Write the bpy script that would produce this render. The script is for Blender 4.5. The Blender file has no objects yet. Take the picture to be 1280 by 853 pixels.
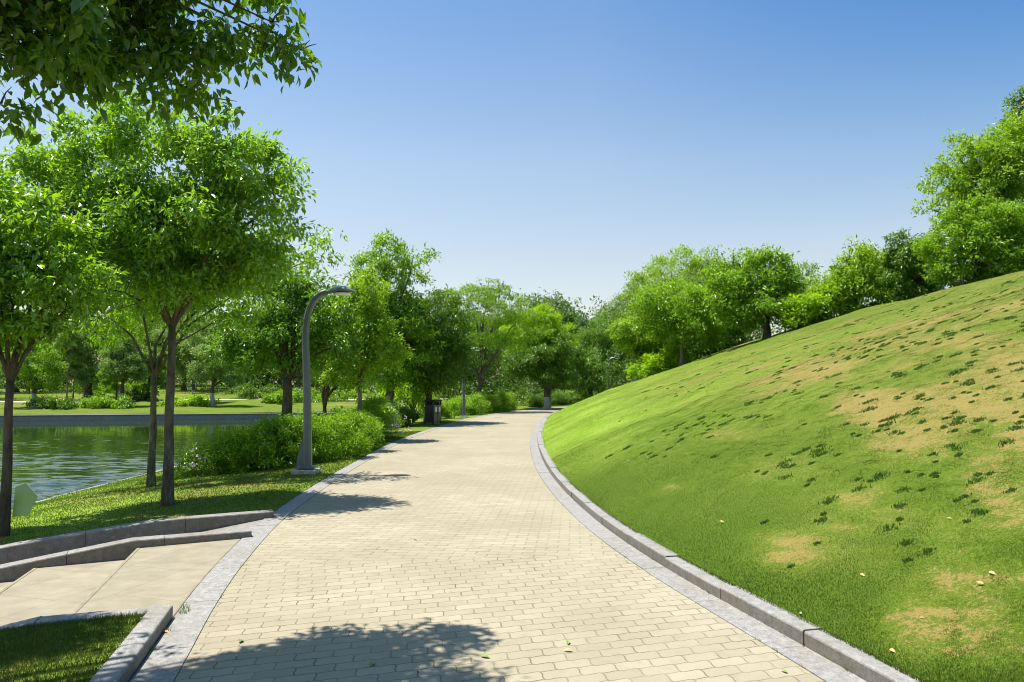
import bpy, math
import numpy as np
from mathutils import Vector
PI = math.pi
rad = math.radians
SC = bpy.context.scene
COL = SC.collection

# ------------------------------------------------------------------ camera
EYE = 1.65
F = 900.0                       # focal length in photo pixels (1280 wide)
TH = math.atan(53.5 / F)
cam = bpy.data.cameras.new('camera')
cam.lens = 36.0 * F / 1280.0
cam.sensor_width = 36.0
cam.clip_start = 0.05
cam.clip_end = 3000
camo = bpy.data.objects.new('camera', cam)
camo.location = (0, 0, EYE)
camo.rotation_euler = (PI / 2 + TH, 0, 0)
COL.objects.link(camo)
SC.camera = camo

# ------------------------------------------------------------------ sky and sun
SUN_EL = rad(72)
SUN_AZ = Vector((-1.0, 0.16, 0)).normalized()          # horizontal direction towards the sun
sun_dir = Vector((SUN_AZ.x * math.cos(SUN_EL), SUN_AZ.y * math.cos(SUN_EL), math.sin(SUN_EL)))
W = bpy.data.worlds.new('World')
SC.world = W
W.use_nodes = True
wn = W.node_tree.nodes
wl = W.node_tree.links
sky = wn.new('ShaderNodeTexSky')
sky.sky_type = 'NISHITA'
sky.sun_disc = False
sky.sun_elevation = SUN_EL
sky.sun_rotation = math.atan2(SUN_AZ.x, SUN_AZ.y)
sky.altitude = 30
sky.air_density = 1.0
sky.dust_density = 1.6
sky.ozone_density = 2.2
bg = wn['Background']
bg.inputs['Strength'].default_value = 0.085
tc = wn.new('ShaderNodeTexCoord')
sx_ = wn.new('ShaderNodeSeparateXYZ')
wl.new(tc.outputs['Generated'], sx_.inputs[0])


def wramp(sock, stops):
    nd = wn.new('ShaderNodeValToRGB')
    while len(nd.color_ramp.elements) < len(stops): nd.color_ramp.elements.new(0.5)
    for e_, (p_, c_) in zip(nd.color_ramp.elements, stops):
        e_.position = p_
        e_.color = (*c_, 1)
    wl.new(sock, nd.inputs[0])
    return nd.outputs[0]


def wmul(a_, b_, f_=1.0):
    nd = wn.new('ShaderNodeMix')
    nd.data_type = 'RGBA'
    nd.blend_type = 'MULTIPLY'
    if isinstance(f_, float): nd.inputs[0].default_value = f_
    else: wl.new(f_, nd.inputs[0])
    wl.new(a_, nd.inputs[6])
    wl.new(b_, nd.inputs[7])
    return nd.outputs[2]


air = wramp(sx_.outputs[2], [(0.0, (1.30, 1.10, 0.93)), (0.16, (1.32, 1.10, 0.93)), (0.29, (1.22, 1.14, 1.0)), (0.40, (0.92, 1.02, 1.03)), (0.50, (0.66, 0.90, 1.03)), (1.0, (0.55, 0.85, 1.0))])
side = wramp(sx_.outputs[0], [(0.10, (1, 1, 1)), (0.62, (0.30, 0.66, 0.93))])
high = wramp(sx_.outputs[2], [(0.18, (0, 0, 0)), (0.46, (1, 1, 1))])
wl.new(wmul(wmul(sky.outputs[0], air), side, high), bg.inputs['Color'])
sl = bpy.data.lights.new('sun', 'SUN')
sl.energy = 4.6
sl.angle = rad(0.53)
sl.color = (1.0, 0.95, 0.86)
so = bpy.data.objects.new('sun', sl)
so.rotation_euler = (-sun_dir).to_track_quat('-Z', 'Y').to_euler()
COL.objects.link(so)
SC.view_settings.view_transform = 'Standard'
SC.view_settings.look = 'None'
SC.view_settings.gamma = 1
SC.view_settings.use_curve_mapping = False
SC.view_settings.exposure = 1.1
SC.cycles.max_bounces = 10
SC.cycles.transparent_max_bounces = 8
SC.cycles.diffuse_bounces = 4
SC.cycles.glossy_bounces = 3
SC.cycles.transmission_bounces = 6
SC.cycles.use_denoising = True
SC.cycles.filter_width = 1.05
SC.cycles.sample_clamp_indirect = 6

# ------------------------------------------------------------------ helpers
RNG = np.random.default_rng(7)
CT, ST = math.cos(TH), math.sin(TH)


def at(px, py, Y):
    """world point at distance Y seen at photo pixel (px, py)"""
    a = (px - 640) / F
    b = (426.5 - py) / F
    t = Y / (CT - b * ST)
    return np.array((a * t, Y, EYE + (ST + b * CT) * t))


def tag(o, label=None, cat=None, group=None, kind=None):
    if label: o['label'] = label
    if cat: o['category'] = cat
    if group: o['group'] = group
    if kind: o['kind'] = kind
    return o


def empty(name, loc, label=None, cat=None, group=None, rz=0):
    o = bpy.data.objects.new(name, None)
    o.location = loc
    o.rotation_euler = (0, 0, rz)
    o.empty_display_size = 0.2
    COL.objects.link(o)
    return tag(o, label, cat, group)


def raw_mesh(name, V, F_, mat=None, smooth=False, attr=None):
    """V (n,3); F_ = list of (m,k) index arrays"""
    V = np.asarray(V, dtype=np.float32)
    if not isinstance(F_, list):
        F_ = [F_]
    F_ = [np.asarray(f, dtype=np.int32) for f in F_ if len(f)]
    me = bpy.data.meshes.new(name)
    me.vertices.add(len(V))
    me.vertices.foreach_set('co', V.ravel())
    loops = np.concatenate([f.ravel() for f in F_])
    tot = np.concatenate([np.full(len(f), f.shape[1], np.int32) for f in F_])
    start = np.concatenate([[0], np.cumsum(tot)[:-1]]).astype(np.int32)
    me.loops.add(len(loops))
    me.loops.foreach_set('vertex_index', loops)
    me.polygons.add(len(tot))
    me.polygons.foreach_set('loop_start', start)
    me.polygons.foreach_set('loop_total', tot)
    me.polygons.foreach_set('use_smooth', np.full(len(tot), smooth, dtype=bool))
    if attr:
        for k, a in attr.items():
            at_ = me.attributes.new(k, 'FLOAT', 'POINT')
            at_.data.foreach_set('value', np.asarray(a, dtype=np.float32))
    me.update(calc_edges=True)
    if mat: me.materials.append(mat)
    return me


def link(name, me, parent=None, loc=None):
    o = bpy.data.objects.new(name, me)
    COL.objects.link(o)
    if parent is not None: o.parent = parent
    if loc is not None: o.location = loc
    return o


class MB:
    """collects boxes, prisms and tubes into one mesh"""
    def __init__(s):
        s.v, s.f = [], []

    def add(s, verts, faces):
        b = len(s.v)
        s.v += [tuple(float(c) for c in v) for v in verts]
        s.f += [tuple(b + i for i in f) for f in faces]

    def box(s, c, size, rz=0.0):
        x, y, z = (d / 2 for d in size)
        cr, sr = math.cos(rz), math.sin(rz)
        vs = []
        for dz in (-z, z):
            for dx, dy in ((-x, -y), (x, -y), (x, y), (-x, y)):
                vs.append((c[0] + dx * cr - dy * sr, c[1] + dx * sr + dy * cr, c[2] + dz))
        s.add(vs, [(3, 2, 1, 0), (4, 5, 6, 7), (0, 1, 5, 4), (1, 2, 6, 5), (2, 3, 7, 6), (3, 0, 4, 7)])

    def loft(s, rings, cap=True):
        n = len(rings[0])
        vs = [p for r in rings for p in r]
        fs = []
        for i in range(len(rings) - 1):
            for j in range(n):
                k = (j + 1) % n
                fs.append((i * n + j, i * n + k, (i + 1) * n + k, (i + 1) * n + j))
        if cap:
            fs.append(tuple(range(n))[::-1])
            fs.append(tuple((len(rings) - 1) * n + j for j in range(n)))
        s.add(vs, fs)

    def tube(s, pts, rads, n=8, wob=0.0):
        pts = [np.array(p, float) for p in pts]
        rings = []
        up = np.array((0.31, 0.95, 0.05))
        for i, p in enumerate(pts):
            d = pts[min(i + 1, len(pts) - 1)] - pts[max(i - 1, 0)]
            d /= np.linalg.norm(d) + 1e-9
            a = np.cross(d, up)
            if np.linalg.norm(a) < 0.05: a = np.cross(d, (1, 0, 0))
            a /= np.linalg.norm(a)
            b = np.cross(d, a)
            ring = []
            for k in range(n):
                t = 2 * PI * k / n
                r = rads[i] * (1 + wob * math.sin(3 * t + i * 1.7) + wob * RNG.normal() * 0.5)
                ring.append(p + (a * math.cos(t) + b * math.sin(t)) * r)
            rings.append(ring)
        s.loft(rings)

    def mesh(s, name, mat, smooth=False, bevel=0.0):
        me = bpy.data.meshes.new(name)
        me.from_pydata(s.v, [], s.f)
        me.update()
        me.materials.append(mat)
        if smooth:
            me.polygons.foreach_set('use_smooth', np.ones(len(me.polygons), dtype=bool))
        return me

    def build(s, name, mat, parent=None, smooth=False, bevel=0.0):
        o = link(name, s.mesh(name, mat, smooth), parent)
        if bevel:
            m = o.modifiers.new('bevel', 'BEVEL')
            m.width = bevel
            m.segments = 2
            m.limit_method = 'ANGLE'
        return o


def spline(pts, step):
    """Catmull-Rom resample of 2-D points"""
    P = np.array(pts, float)
    P = np.vstack([2 * P[0] - P[1], P, 2 * P[-1] - P[-2]])
    out = []
    for i in range(1, len(P) - 2):
        n = max(2, int(np.linalg.norm(P[i + 1] - P[i]) / step * 3))
        for t in np.linspace(0, 1, n, endpoint=False):
            out.append(0.5 * ((2 * P[i]) + (-P[i - 1] + P[i + 1]) * t + (2 * P[i - 1] - 5 * P[i] + 4 * P[i + 1] - P[i + 2]) * t * t
                              + (-P[i - 1] + 3 * P[i] - 3 * P[i + 1] + P[i + 2]) * t ** 3))
    out.append(P[-2])
    out = np.array(out)
    L = np.concatenate([[0], np.cumsum(np.linalg.norm(np.diff(out, axis=0), axis=1))])
    n = max(2, int(L[-1] / step))
    q = np.linspace(0, L[-1], n)
    return np.stack([np.interp(q, L, out[:, 0]), np.interp(q, L, out[:, 1])], 1)


def normals(P):
    """unit normals pointing to the left of the direction of travel"""
    d = np.gradient(P, axis=0)
    d /= np.linalg.norm(d, axis=1)[:, None]
    return np.stack([-d[:, 1], d[:, 0]], 1)


def seg_dist(Q, P):
    """distance from points Q (n,2) to polyline P (m,2)"""
    best = np.full(len(Q), 1e9)
    for i in range(len(P) - 1):
        a, b = P[i], P[i + 1]
        ab = b - a
        t = np.clip(((Q - a) @ ab) / (ab @ ab), 0, 1)
        d = np.linalg.norm(Q - (a + t[:, None] * ab), axis=1)
        best = np.minimum(best, d)
    return best


_TAB = np.random.default_rng(3).random((256, 256))


def vnoise(x, y):
    xi = np.floor(x).astype(int)
    yi = np.floor(y).astype(int)
    fx = x - xi
    fy = y - yi
    fx = fx * fx * (3 - 2 * fx)
    fy = fy * fy * (3 - 2 * fy)
    g = lambda a, b: _TAB[a % 256, b % 256]
    return (g(xi, yi) * (1 - fx) + g(xi + 1, yi) * fx) * (1 - fy) + (g(xi, yi + 1) * (1 - fx) + g(xi + 1, yi + 1) * fx) * fy


def fbm(x, y, oct=4):
    s, a, t = 0, 0.5, 0
    for k in range(oct):
        s = s + a * vnoise(x * 2 ** k + 17.3 * k, y * 2 ** k + 9.1 * k)
        t += a
        a *= 0.55
    return s / t


# ------------------------------------------------------------------ materials
class NT:
    def __init__(s, name):
        s.m = bpy.data.materials.new(name)
        s.m.use_nodes = True
        s.t = s.m.node_tree
        s.n = s.t.nodes
        s.b = s.n['Principled BSDF']
        s.out = s.n['Material Output']

    def new(s, kind, **kw):
        nd = s.n.new('ShaderNode' + kind)
        for k, v in kw.items():
            if k in nd.inputs: nd.inputs[k].default_value = v
            else: setattr(nd, k, v)
        return nd

    def l(s, a, b):
        s.t.links.new(a, b)

    def math(s, op, a, b=None, c=None, clamp=False):
        nd = s.n.new('ShaderNodeMath')
        nd.operation = op
        nd.use_clamp = clamp
        for i, v in enumerate((a, b, c)):
            if v is None: continue
            if isinstance(v, (int, float)): nd.inputs[i].default_value = v
            else: s.l(v, nd.inputs[i])
        return nd.outputs[0]

    def mix(s, fac, a, b, blend='MIX'):
        nd = s.n.new('ShaderNodeMix')
        nd.data_type = 'RGBA'
        nd.blend_type = blend
        for sock, v in ((nd.inputs[0], fac), (nd.inputs[6], a), (nd.inputs[7], b)):
            if isinstance(v, (int, float)): sock.default_value = v
            elif isinstance(v, tuple): sock.default_value = (*v, 1) if len(v) == 3 else v
            else: s.l(v, sock)
        return nd.outputs[2]

    def ramp(s, fac, stops, interp='LINEAR'):
        nd = s.n.new('ShaderNodeValToRGB')
        cr = nd.color_ramp
        cr.interpolation = interp
        while len(cr.elements) < len(stops): cr.elements.new(0.5)
        for e, (p, c) in zip(cr.elements, stops):
            e.position = p
            e.color = (*c, 1) if isinstance(c, tuple) else (c, c, c, 1)
        s.l(fac, nd.inputs[0])
        return nd.outputs[0]

    def pos(s):
        return s.new('NewGeometry').outputs['Position']

    def noise(s, vec, scale, detail=3, rough=0.55):
        nd = s.new('TexNoise', Scale=scale, Detail=detail, Roughness=rough)
        s.l(vec, nd.inputs['Vector'])
        return nd.outputs[0]

    def bump(s, h, strength=0.3, dist=0.02):
        nd = s.new('Bump', Strength=strength, Distance=dist)
        s.l(h, nd.inputs['Height'])
        s.l(nd.outputs[0], s.b.inputs['Normal'])
        return nd

    def scalev(s, vec, sc, rot=0.0, loc=(0, 0, 0)):
        nd = s.new('Mapping')
        nd.inputs['Scale'].default_value = sc
        nd.inputs['Rotation'].default_value = (0, 0, rot)
        nd.inputs['Location'].default_value = loc
        s.l(vec, nd.inputs['Vector'])
        return nd.outputs[0]


def mat_plain(name, col, rough=0.6, metal=0.0, var=0.15, scale=8.0, bump=0.0):
    t = NT(name)
    p = t.new('TexCoord').outputs['Object']
    n = t.noise(p, scale, 4)
    lo = tuple(c * (1 - var) for c in col)
    hi = tuple(min(1, c * (1 + var)) for c in col)
    t.l(t.ramp(n, [(0.3, lo), (0.7, hi)]), t.b.inputs['Base Color'])
    t.b.inputs['Roughness'].default_value = rough
    t.b.inputs['Metallic'].default_value = metal
    if bump: t.bump(t.noise(p, scale * 6, 3), bump, 0.01)
    return t.m


def mat_leaf(name, c1, c2, trans, tf=0.38, rough=0.38, spec=0.5):
    """waxy leaf: coloured per leaf by the attribute v, part of the light goes through"""
    t = NT(name)
    v = t.new('Attribute', attribute_name='v').outputs['Fac']
    base = t.mix(v, c1, c2)
    t.l(base, t.b.inputs['Base Color'])
    t.b.inputs['Roughness'].default_value = rough
    t.b.inputs['Specular IOR Level'].default_value = spec
    tr = t.new('BsdfTranslucent')
    t.l(t.mix(v, trans, tuple(min(1, x * 1.25) for x in trans)), tr.inputs['Color'])
    mx = t.new('MixShader')
    mx.inputs[0].default_value = tf
    t.l(t.b.outputs[0], mx.inputs[1])
    t.l(tr.outputs[0], mx.inputs[2])
    t.l(mx.outputs[0], t.out.inputs['Surface'])
    return t.m


def mat_bark(name, c1, c2, paint=0.0):
    """bark, optionally limewashed up to the height paint (object space)"""
    t = NT(name)
    p = t.new('TexCoord').outputs['Object']
    n = t.noise(t.scalev(p, (14, 14, 4)), 1.0, 5, 0.65)
    n2 = t.noise(p, 3.0, 3)
    col = t.ramp(t.math('ADD', t.math('MULTIPLY', n, 0.7), t.math('MULTIPLY', n2, 0.3)), [(0.35, c1), (0.62, c2)])
    if paint > 0:
        sep = t.new('SeparateXYZ')
        t.l(p, sep.inputs[0])
        z = t.math('ADD', sep.outputs[2], t.math('MULTIPLY', n2, 0.12))
        k = t.math('LESS_THAN', z, paint)
        k = t.math('MULTIPLY', k, t.ramp(n, [(0.3, 0.35), (0.5, 1.0)] if name.startswith('bark lime') else [(0.54, 0.0), (0.68, 0.55)]))
        col = t.mix(k, col, (0.36, 0.36, 0.35))
    t.l(col, t.b.inputs['Base Color'])
    t.b.inputs['Roughness'].default_value = 0.9
    t.b.inputs['Specular IOR Level'].default_value = 0.2
    t.bump(n, 0.8, 0.02)
    return t.m


def mat_granite(name, base=0.50, tint=(1.0, 0.985, 0.96), stain=0.35):
    t = NT(name)
    p = t.pos()
    n = t.noise(p, 190.0, 2, 0.7)
    n2 = t.noise(p, 75.0, 2, 0.6)
    big = t.noise(p, 1.7, 4)
    s = t.math('ADD', t.math('MULTIPLY', n, 0.6), t.math('MULTIPLY', n2, 0.4))
    g = lambda k: tuple(base * k * c for c in tint)
    col = t.ramp(s, [(0.30, g(0.35)), (0.44, g(0.8)), (0.55, g(1.1)), (0.7, g(1.4))])
    col = t.mix(t.math('MULTIPLY', t.ramp(big, [(0.42, 0.0), (0.68, 1.0)]), stain), col, (0.15, 0.125, 0.085))
    mo = t.noise(p, 17.0, 4, 0.7)
    col = t.mix(0.75, col, t.ramp(mo, [(0.32, (0.60, 0.60, 0.60)), (0.68, (1.25, 1.24, 1.22))]), 'MULTIPLY')
    t.l(col, t.b.inputs['Base Color'])
    t.b.inputs['Roughness'].default_value = 0.7
    t.bump(s, 0.25, 0.004)
    return t.m


def mat_paving():
    t = NT('zigzag concrete pavers')
    p = t.pos()
    sep = t.new('SeparateXYZ')
    t.l(p, sep.inputs[0])
    wv = t.noise(p, 0.6, 2)

    def bricks(rot, off):
        q = t.scalev(p, (1, 1, 1), rot, off)
        s2 = t.new('SeparateXYZ')
        t.l(q, s2.inputs[0])
        x, y = s2.outputs[0], s2.outputs[1]
        # zig-zag: every paver's long edges step sideways along its length
        a = t.math('MULTIPLY', x, 2 * PI / 0.1125)
        w = t.math('MULTIPLY', t.math('SINE', a), 0.0038)
        w = t.math('ADD', w, t.math('MULTIPLY', t.math('SINE', t.math('MULTIPLY', a, 2.0)), 0.0010))
        y2 = t.math('ADD', t.math('ADD', y, w), t.math('MULTIPLY', t.math('SUBTRACT', wv, 0.5), 0.03))
        b = t.math('MULTIPLY', y, 2 * PI / 0.1125)
        x2 = t.math('ADD', x, t.math('MULTIPLY', t.math('SINE', b), 0.006))
        cb = t.new('CombineXYZ')
        t.l(x2, cb.inputs[0])
        t.l(y2, cb.inputs[1])
        br = t.new('TexBrick', offset=0.5, offset_frequency=2)
        br.inputs['Scale'].default_value = 1.0
        br.inputs['Brick Width'].default_value = 0.225
        br.inputs['Row Height'].default_value = 0.1125
        br.inputs['Mortar Size'].default_value = 0.005
        br.inputs['Mortar Smooth'].default_value = 0.35
        br.inputs['Color1'].default_value = (0, 0, 0, 1)
        br.inputs['Color2'].default_value = (1, 1, 1, 1)
        br.inputs['Mortar'].default_value = (0.5, 0.5, 0.5, 1)
        t.l(cb.outputs[0], br.inputs['Vector'])
        return br
    near = bricks(rad(-16), (0.03, 0.02, 0))
    far = bricks(rad(5), (0.07, 0.05, 0))
    line = t.math('ADD', sep.outputs[1], t.math('MULTIPLY', sep.outputs[0], -0.1))
    k = t.math('GREATER_THAN', line, 6.95)
    rnd = t.mix(k, near.outputs[0], far.outputs[0])
    mort = t.mix(k, near.outputs[1], far.outputs[1])
    mo = t.new('RGBToBW')
    t.l(mort, mo.inputs[0])
    mo = mo.outputs[0]
    fine = t.noise(p, 220, 2, 0.7)
    mid = t.noise(p, 9, 4)
    big = t.noise(p, 0.55, 4, 0.6)
    c = t.mix(t.ramp(rnd, [(0.0, 0.0), (1.0, 1.0)]), (0.290, 0.256, 0.178), (0.346, 0.308, 0.220))
    c = t.mix(t.math('MULTIPLY', t.ramp(big, [(0.38, 0.0), (0.62, 1.0)]), 0.6), c, (0.245, 0.208, 0.140))
    c = t.mix(t.math('MULTIPLY', t.ramp(mid, [(0.52, 0.0), (0.72, 1.0)]), 0.4), c, (0.215, 0.185, 0.13))
    c = t.mix(0.5, c, t.ramp(fine, [(0.25, (0.62, 0.62, 0.62)), (0.75, (1.0, 1.0, 1.0))]), 'MULTIPLY')
    jn = t.noise(p, 3.1, 3)
    jcol = t.ramp(jn, [(0.40, (0.175, 0.145, 0.085)), (0.58, (0.11, 0.088, 0.045)), (0.70, (0.05, 0.045, 0.015))])
    jf = t.math('MULTIPLY', mo, t.ramp(t.noise(p, 2.3, 4), [(0.34, 0.45), (0.62, 1.0)]))
    c = t.mix(jf, c, jcol)
    t.l(c, t.b.inputs['Base Color'])
    t.b.inputs['Roughness'].default_value = 0.85
    t.b.inputs['Specular IOR Level'].default_value = 0.25
    h = t.math('ADD', t.math('MULTIPLY', mo, -1.0), t.math('ADD', t.math('MULTIPLY', fine, 0.15), t.math('MULTIPLY', rnd_bw(t, rnd), 0.25)))
    t.bump(h, 0.55, 0.006)
    return t.m


def rnd_bw(t, sock):
    nd = t.new('RGBToBW')
    t.l(sock, nd.inputs[0])
    return nd.outputs[0]


def mat_slab():
    t = NT('tan stone slabs')
    p = t.pos()
    n = t.noise(p, 4.5, 5, 0.6)
    f = t.noise(p, 160, 2, 0.7)
    st = t.noise(t.scalev(p, (2.0, 9.0, 2.0), rad(15)), 1.0, 4)
    c = t.ramp(n, [(0.3, (0.205, 0.176, 0.118)), (0.7, (0.292, 0.255, 0.180))])
    c = t.mix(t.math('MULTIPLY', t.ramp(st, [(0.48, 0.0), (0.70, 1.0)]), 0.6), c, (0.21, 0.172, 0.11))
    c = t.mix(0.45, c, t.ramp(f, [(0.25, (0.6, 0.6, 0.6)), (0.75, (1, 1, 1))]), 'MULTIPLY')
    q = t.scalev(p, (1, 1, 1), rad(-73), (0.2, 0.12, 0))
    br = t.new('TexBrick', offset=0.37)
    br.inputs['Scale'].default_value = 1.0
    br.inputs['Brick Width'].default_value = 1.2
    br.inputs['Row Height'].default_value = 0.6
    br.inputs['Mortar Size'].default_value = 0.005
    br.inputs['Color1'].default_value = (0, 0, 0, 1)
    br.inputs['Color2'].default_value = (1, 1, 1, 1)
    t.l(q, br.inputs['Vector'])
    c = t.mix(0.35, c, t.ramp(rnd_bw(t, br.outputs[0]), [(0.0, (0.78, 0.78, 0.76)), (1.0, (1, 1, 1))]), 'MULTIPLY')
    c = t.mix(t.math('MULTIPLY', br.outputs['Fac'], 0.85), c, (0.16, 0.13, 0.085))
    t.l(c, t.b.inputs['Base Color'])
    t.b.inputs['Roughness'].default_value = 0.8
    t.bump(t.math('ADD', t.math('MULTIPLY', n, 0.5), t.math('MULTIPLY', f, 0.3)), 0.2, 0.006)
    return t.m


G_DARK, G_MID, G_LITE = (0.062, 0.108, 0.008), (0.094, 0.143, 0.014), (0.132, 0.168, 0.027)


def grass_colour(t, p):
    dry = t.new('Attribute', attribute_name='dry').outputs['Fac']
    n1 = t.noise(p, 0.9, 4, 0.6)
    n2 = t.noise(p, 9.0, 4, 0.65)
    n3 = t.noise(p, 42.0, 3, 0.7)
    s = t.math('ADD', t.math('ADD', t.math('MULTIPLY', n1, 0.45), t.math('MULTIPLY', n2, 0.3)), t.math('MULTIPLY', n3, 0.25))
    c = t.ramp(s, [(0.36, G_DARK), (0.48, G_MID), (0.62, G_LITE)])
    fresh = t.new('Attribute', attribute_name='fresh').outputs['Fac']
    c = t.mix(fresh, c, t.ramp(s, [(0.36, (0.09, 0.16, 0.010)), (0.48, (0.17, 0.27, 0.024)), (0.62, (0.26, 0.34, 0.06))]))
    n4 = t.noise(p, 120.0, 2, 0.7)
    c = t.mix(0.85, c, t.ramp(t.math('ADD', t.math('MULTIPLY', n4, 0.5), t.math('MULTIPLY', n3, 0.5)), [(0.38, (0.52, 0.56, 0.50)), (0.60, (1.32, 1.28, 1.2))]), 'MULTIPLY')
    d = t.math('ADD', dry, t.math('MULTIPLY', t.math('SUBTRACT', n3, 0.5), 2.2))
    d = t.math('ADD', d, t.math('MULTIPLY', t.math('SUBTRACT', n2, 0.5), 1.9))
    d = t.math('ADD', d, t.math('MULTIPLY', t.math('SUBTRACT', n4, 0.5), 1.3))
    k = t.ramp(d, [(0.48, 0.0), (0.76, 1.0)])
    straw = t.mix(n3, (0.165, 0.132, 0.038), (0.275, 0.220, 0.066))
    mid = t.mix(t.math('MULTIPLY', t.ramp(dry, [(0.05, 0.0), (0.6, 1.0)]), 0.45), c, (0.135, 0.155, 0.026))
    mid = t.mix(t.math('MULTIPLY', dry, -0.85, clamp=True), mid, (0.060, 0.108, 0.009))  # below zero: darker green for lush strip and painted blade shade
    return t.mix(k, mid, straw), n2, n3


def mat_turf(name):
    t = NT(name)
    p = t.pos()
    c, n2, n3 = grass_colour(t, p)
    t.l(c, t.b.inputs['Base Color'])
    t.b.inputs['Roughness'].default_value = 0.95
    t.b.inputs['Specular IOR Level'].default_value = 0.1
    fine = t.noise(p, 90, 3, 0.7)
    t.bump(t.math('ADD', t.math('ADD', t.math('MULTIPLY', n2, 0.6), n3), t.math('MULTIPLY', fine, 1.2)), 0.6, 0.028)
    return t.m


def mat_blades(name):
    t = NT(name)
    p = t.pos()
    c, n2, n3 = grass_colour(t, p)
    v = t.new('Attribute', attribute_name='v').outputs['Fac']
    c = t.mix(t.math('MULTIPLY', v, 0.28), c, (0.132, 0.185, 0.024))
    t.l(c, t.b.inputs['Base Color'])
    t.b.inputs['Roughness'].default_value = 0.6
    t.b.inputs['Specular IOR Level'].default_value = 0.25
    tr = t.new('BsdfTranslucent')
    t.l(c, tr.inputs['Color'])
    mx = t.new('MixShader')
    mx.inputs[0].default_value = 0.35
    t.l(t.b.outputs[0], mx.inputs[1])
    t.l(tr.outputs[0], mx.inputs[2])
    t.l(mx.outputs[0], t.out.inputs['Surface'])
    return t.m


def mat_water():
    t = NT('lake water')
    p = t.pos()
    a = t.noise(t.scalev(p, (0.9, 2.6, 1), rad(8)), 1.0, 4, 0.55)
    b = t.noise(t.scalev(p, (3.2, 8.0, 1), rad(-6)), 1.0, 3, 0.5)
    big = t.noise(t.scalev(p, (0.05, 0.16, 1)), 1.0, 2)
    amp = t.ramp(big, [(0.35, 0.45), (0.65, 1.0)])
    sp = t.new('SeparateXYZ')
    t.l(p, sp.inputs[0])
    near = t.new('MapRange')
    near.inputs[1].default_value, near.inputs[2].default_value, near.inputs[3].default_value, near.inputs[4].default_value = 16, 36, 1.0, 0.16
    t.l(sp.outputs[1], near.inputs[0])
    amp = t.math('MULTIPLY', amp, near.outputs[0])
    h = t.math('MULTIPLY', t.math('ADD', a, t.math('MULTIPLY', b, 0.35)), amp)
    t.b.inputs['Base Color'].default_value = (0.016, 0.034, 0.005, 1)
    t.b.inputs['Roughness'].default_value = 0.04
    t.b.inputs['IOR'].default_value = 1.33
    t.b.inputs['Specular IOR Level'].default_value = 0.6
    t.bump(h, 0.6, 0.03)
    return t.m


M = {}
M['paving'] = mat_paving()
M['slab'] = mat_slab()
M['granite'] = mat_granite('pale speckled granite', 0.24, (1.0, 0.955, 0.895), 0.35)
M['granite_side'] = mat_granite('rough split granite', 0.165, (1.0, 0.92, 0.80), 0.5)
M['granite_old'] = mat_granite('weathered granite', 0.22, (1.0, 0.96, 0.90), 0.55)
M['turf'] = mat_turf('mown turf')
M['blades'] = mat_blades('grass blades')
M['water'] = mat_water()
M['bark'] = mat_bark('brown bark', (0.035, 0.026, 0.018), (0.13, 0.105, 0.075))
M['bark_pale'] = mat_bark('pale smooth bark', (0.09, 0.075, 0.055), (0.24, 0.21, 0.16))
M['bark_patch'] = mat_bark('bark with flaking limewash', (0.05, 0.042, 0.028), (0.16, 0.14, 0.10), 1.1)
M['bark_white'] = mat_bark('bark limewashed at the foot', (0.04, 0.032, 0.025), (0.13, 0.11, 0.09), 1.05)
M['leaf_waxy'] = mat_leaf('waxy leaf', (0.060, 0.128, 0.004), (0.230, 0.395, 0.007), (0.32, 0.58, 0.004), 0.36, 0.30, 0.9)
M['leaf_over'] = mat_leaf('broad waxy leaf', (0.030, 0.072, 0.006), (0.090, 0.175, 0.008), (0.18, 0.36, 0.005), 0.38, 0.30, 0.8)
M['leaf_dark'] = mat_leaf('dark evergreen leaf', (0.034, 0.082, 0.005), (0.110, 0.215, 0.010), (0.20, 0.38, 0.008), 0.26, 0.42, 0.45)
M['leaf_mid'] = mat_leaf('fresh green leaf', (0.060, 0.128, 0.004), (0.225, 0.385, 0.008), (0.30, 0.54, 0.005), 0.34, 0.42, 0.45)
M['leaf_fresh'] = mat_leaf('young green leaf', (0.085, 0.155, 0.004), (0.270, 0.410, 0.010), (0.36, 0.58, 0.006), 0.36, 0.42, 0.45)
M['leaf_deep'] = mat_leaf('deep green leaf', (0.042, 0.100, 0.006), (0.150, 0.290, 0.014), (0.22, 0.44, 0.008), 0.30, 0.40, 0.5)
M['leaf_lime'] = mat_leaf('lime green leaf', (0.130, 0.230, 0.005), (0.210, 0.330, 0.008), (0.42, 0.66, 0.008), 0.46, 0.45, 0.4)
M['leaf_pale'] = mat_leaf('greyish green leaf', (0.085, 0.150, 0.030), (0.165, 0.250, 0.060), (0.28, 0.42, 0.06), 0.40, 0.45, 0.4)
M['leaf_hedge'] = mat_leaf('dark hedge leaf', (0.060, 0.130, 0.004), (0.200, 0.360, 0.007), (0.28, 0.52, 0.005), 0.32, 0.40, 0.5)
M['leaf_shrub'] = mat_leaf('long shrub leaf', (0.075, 0.150, 0.004), (0.230, 0.390, 0.007), (0.34, 0.60, 0.005), 0.30, 0.40, 0.5)
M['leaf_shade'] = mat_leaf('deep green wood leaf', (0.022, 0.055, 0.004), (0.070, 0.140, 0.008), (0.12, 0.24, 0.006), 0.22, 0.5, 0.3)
M['tuft'] = mat_leaf('dark tuft blade', (0.038, 0.085, 0.010), (0.080, 0.150, 0.016), (0.12, 0.24, 0.02), 0.30, 0.6, 0.3)
M['petal'] = mat_plain('pale pink petal', (0.75, 0.62, 0.66), 0.6)
M['steel'] = mat_plain('blue grey painted steel', (0.135, 0.152, 0.180), 0.34, 0.25, 0.12, 5.0)
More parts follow.
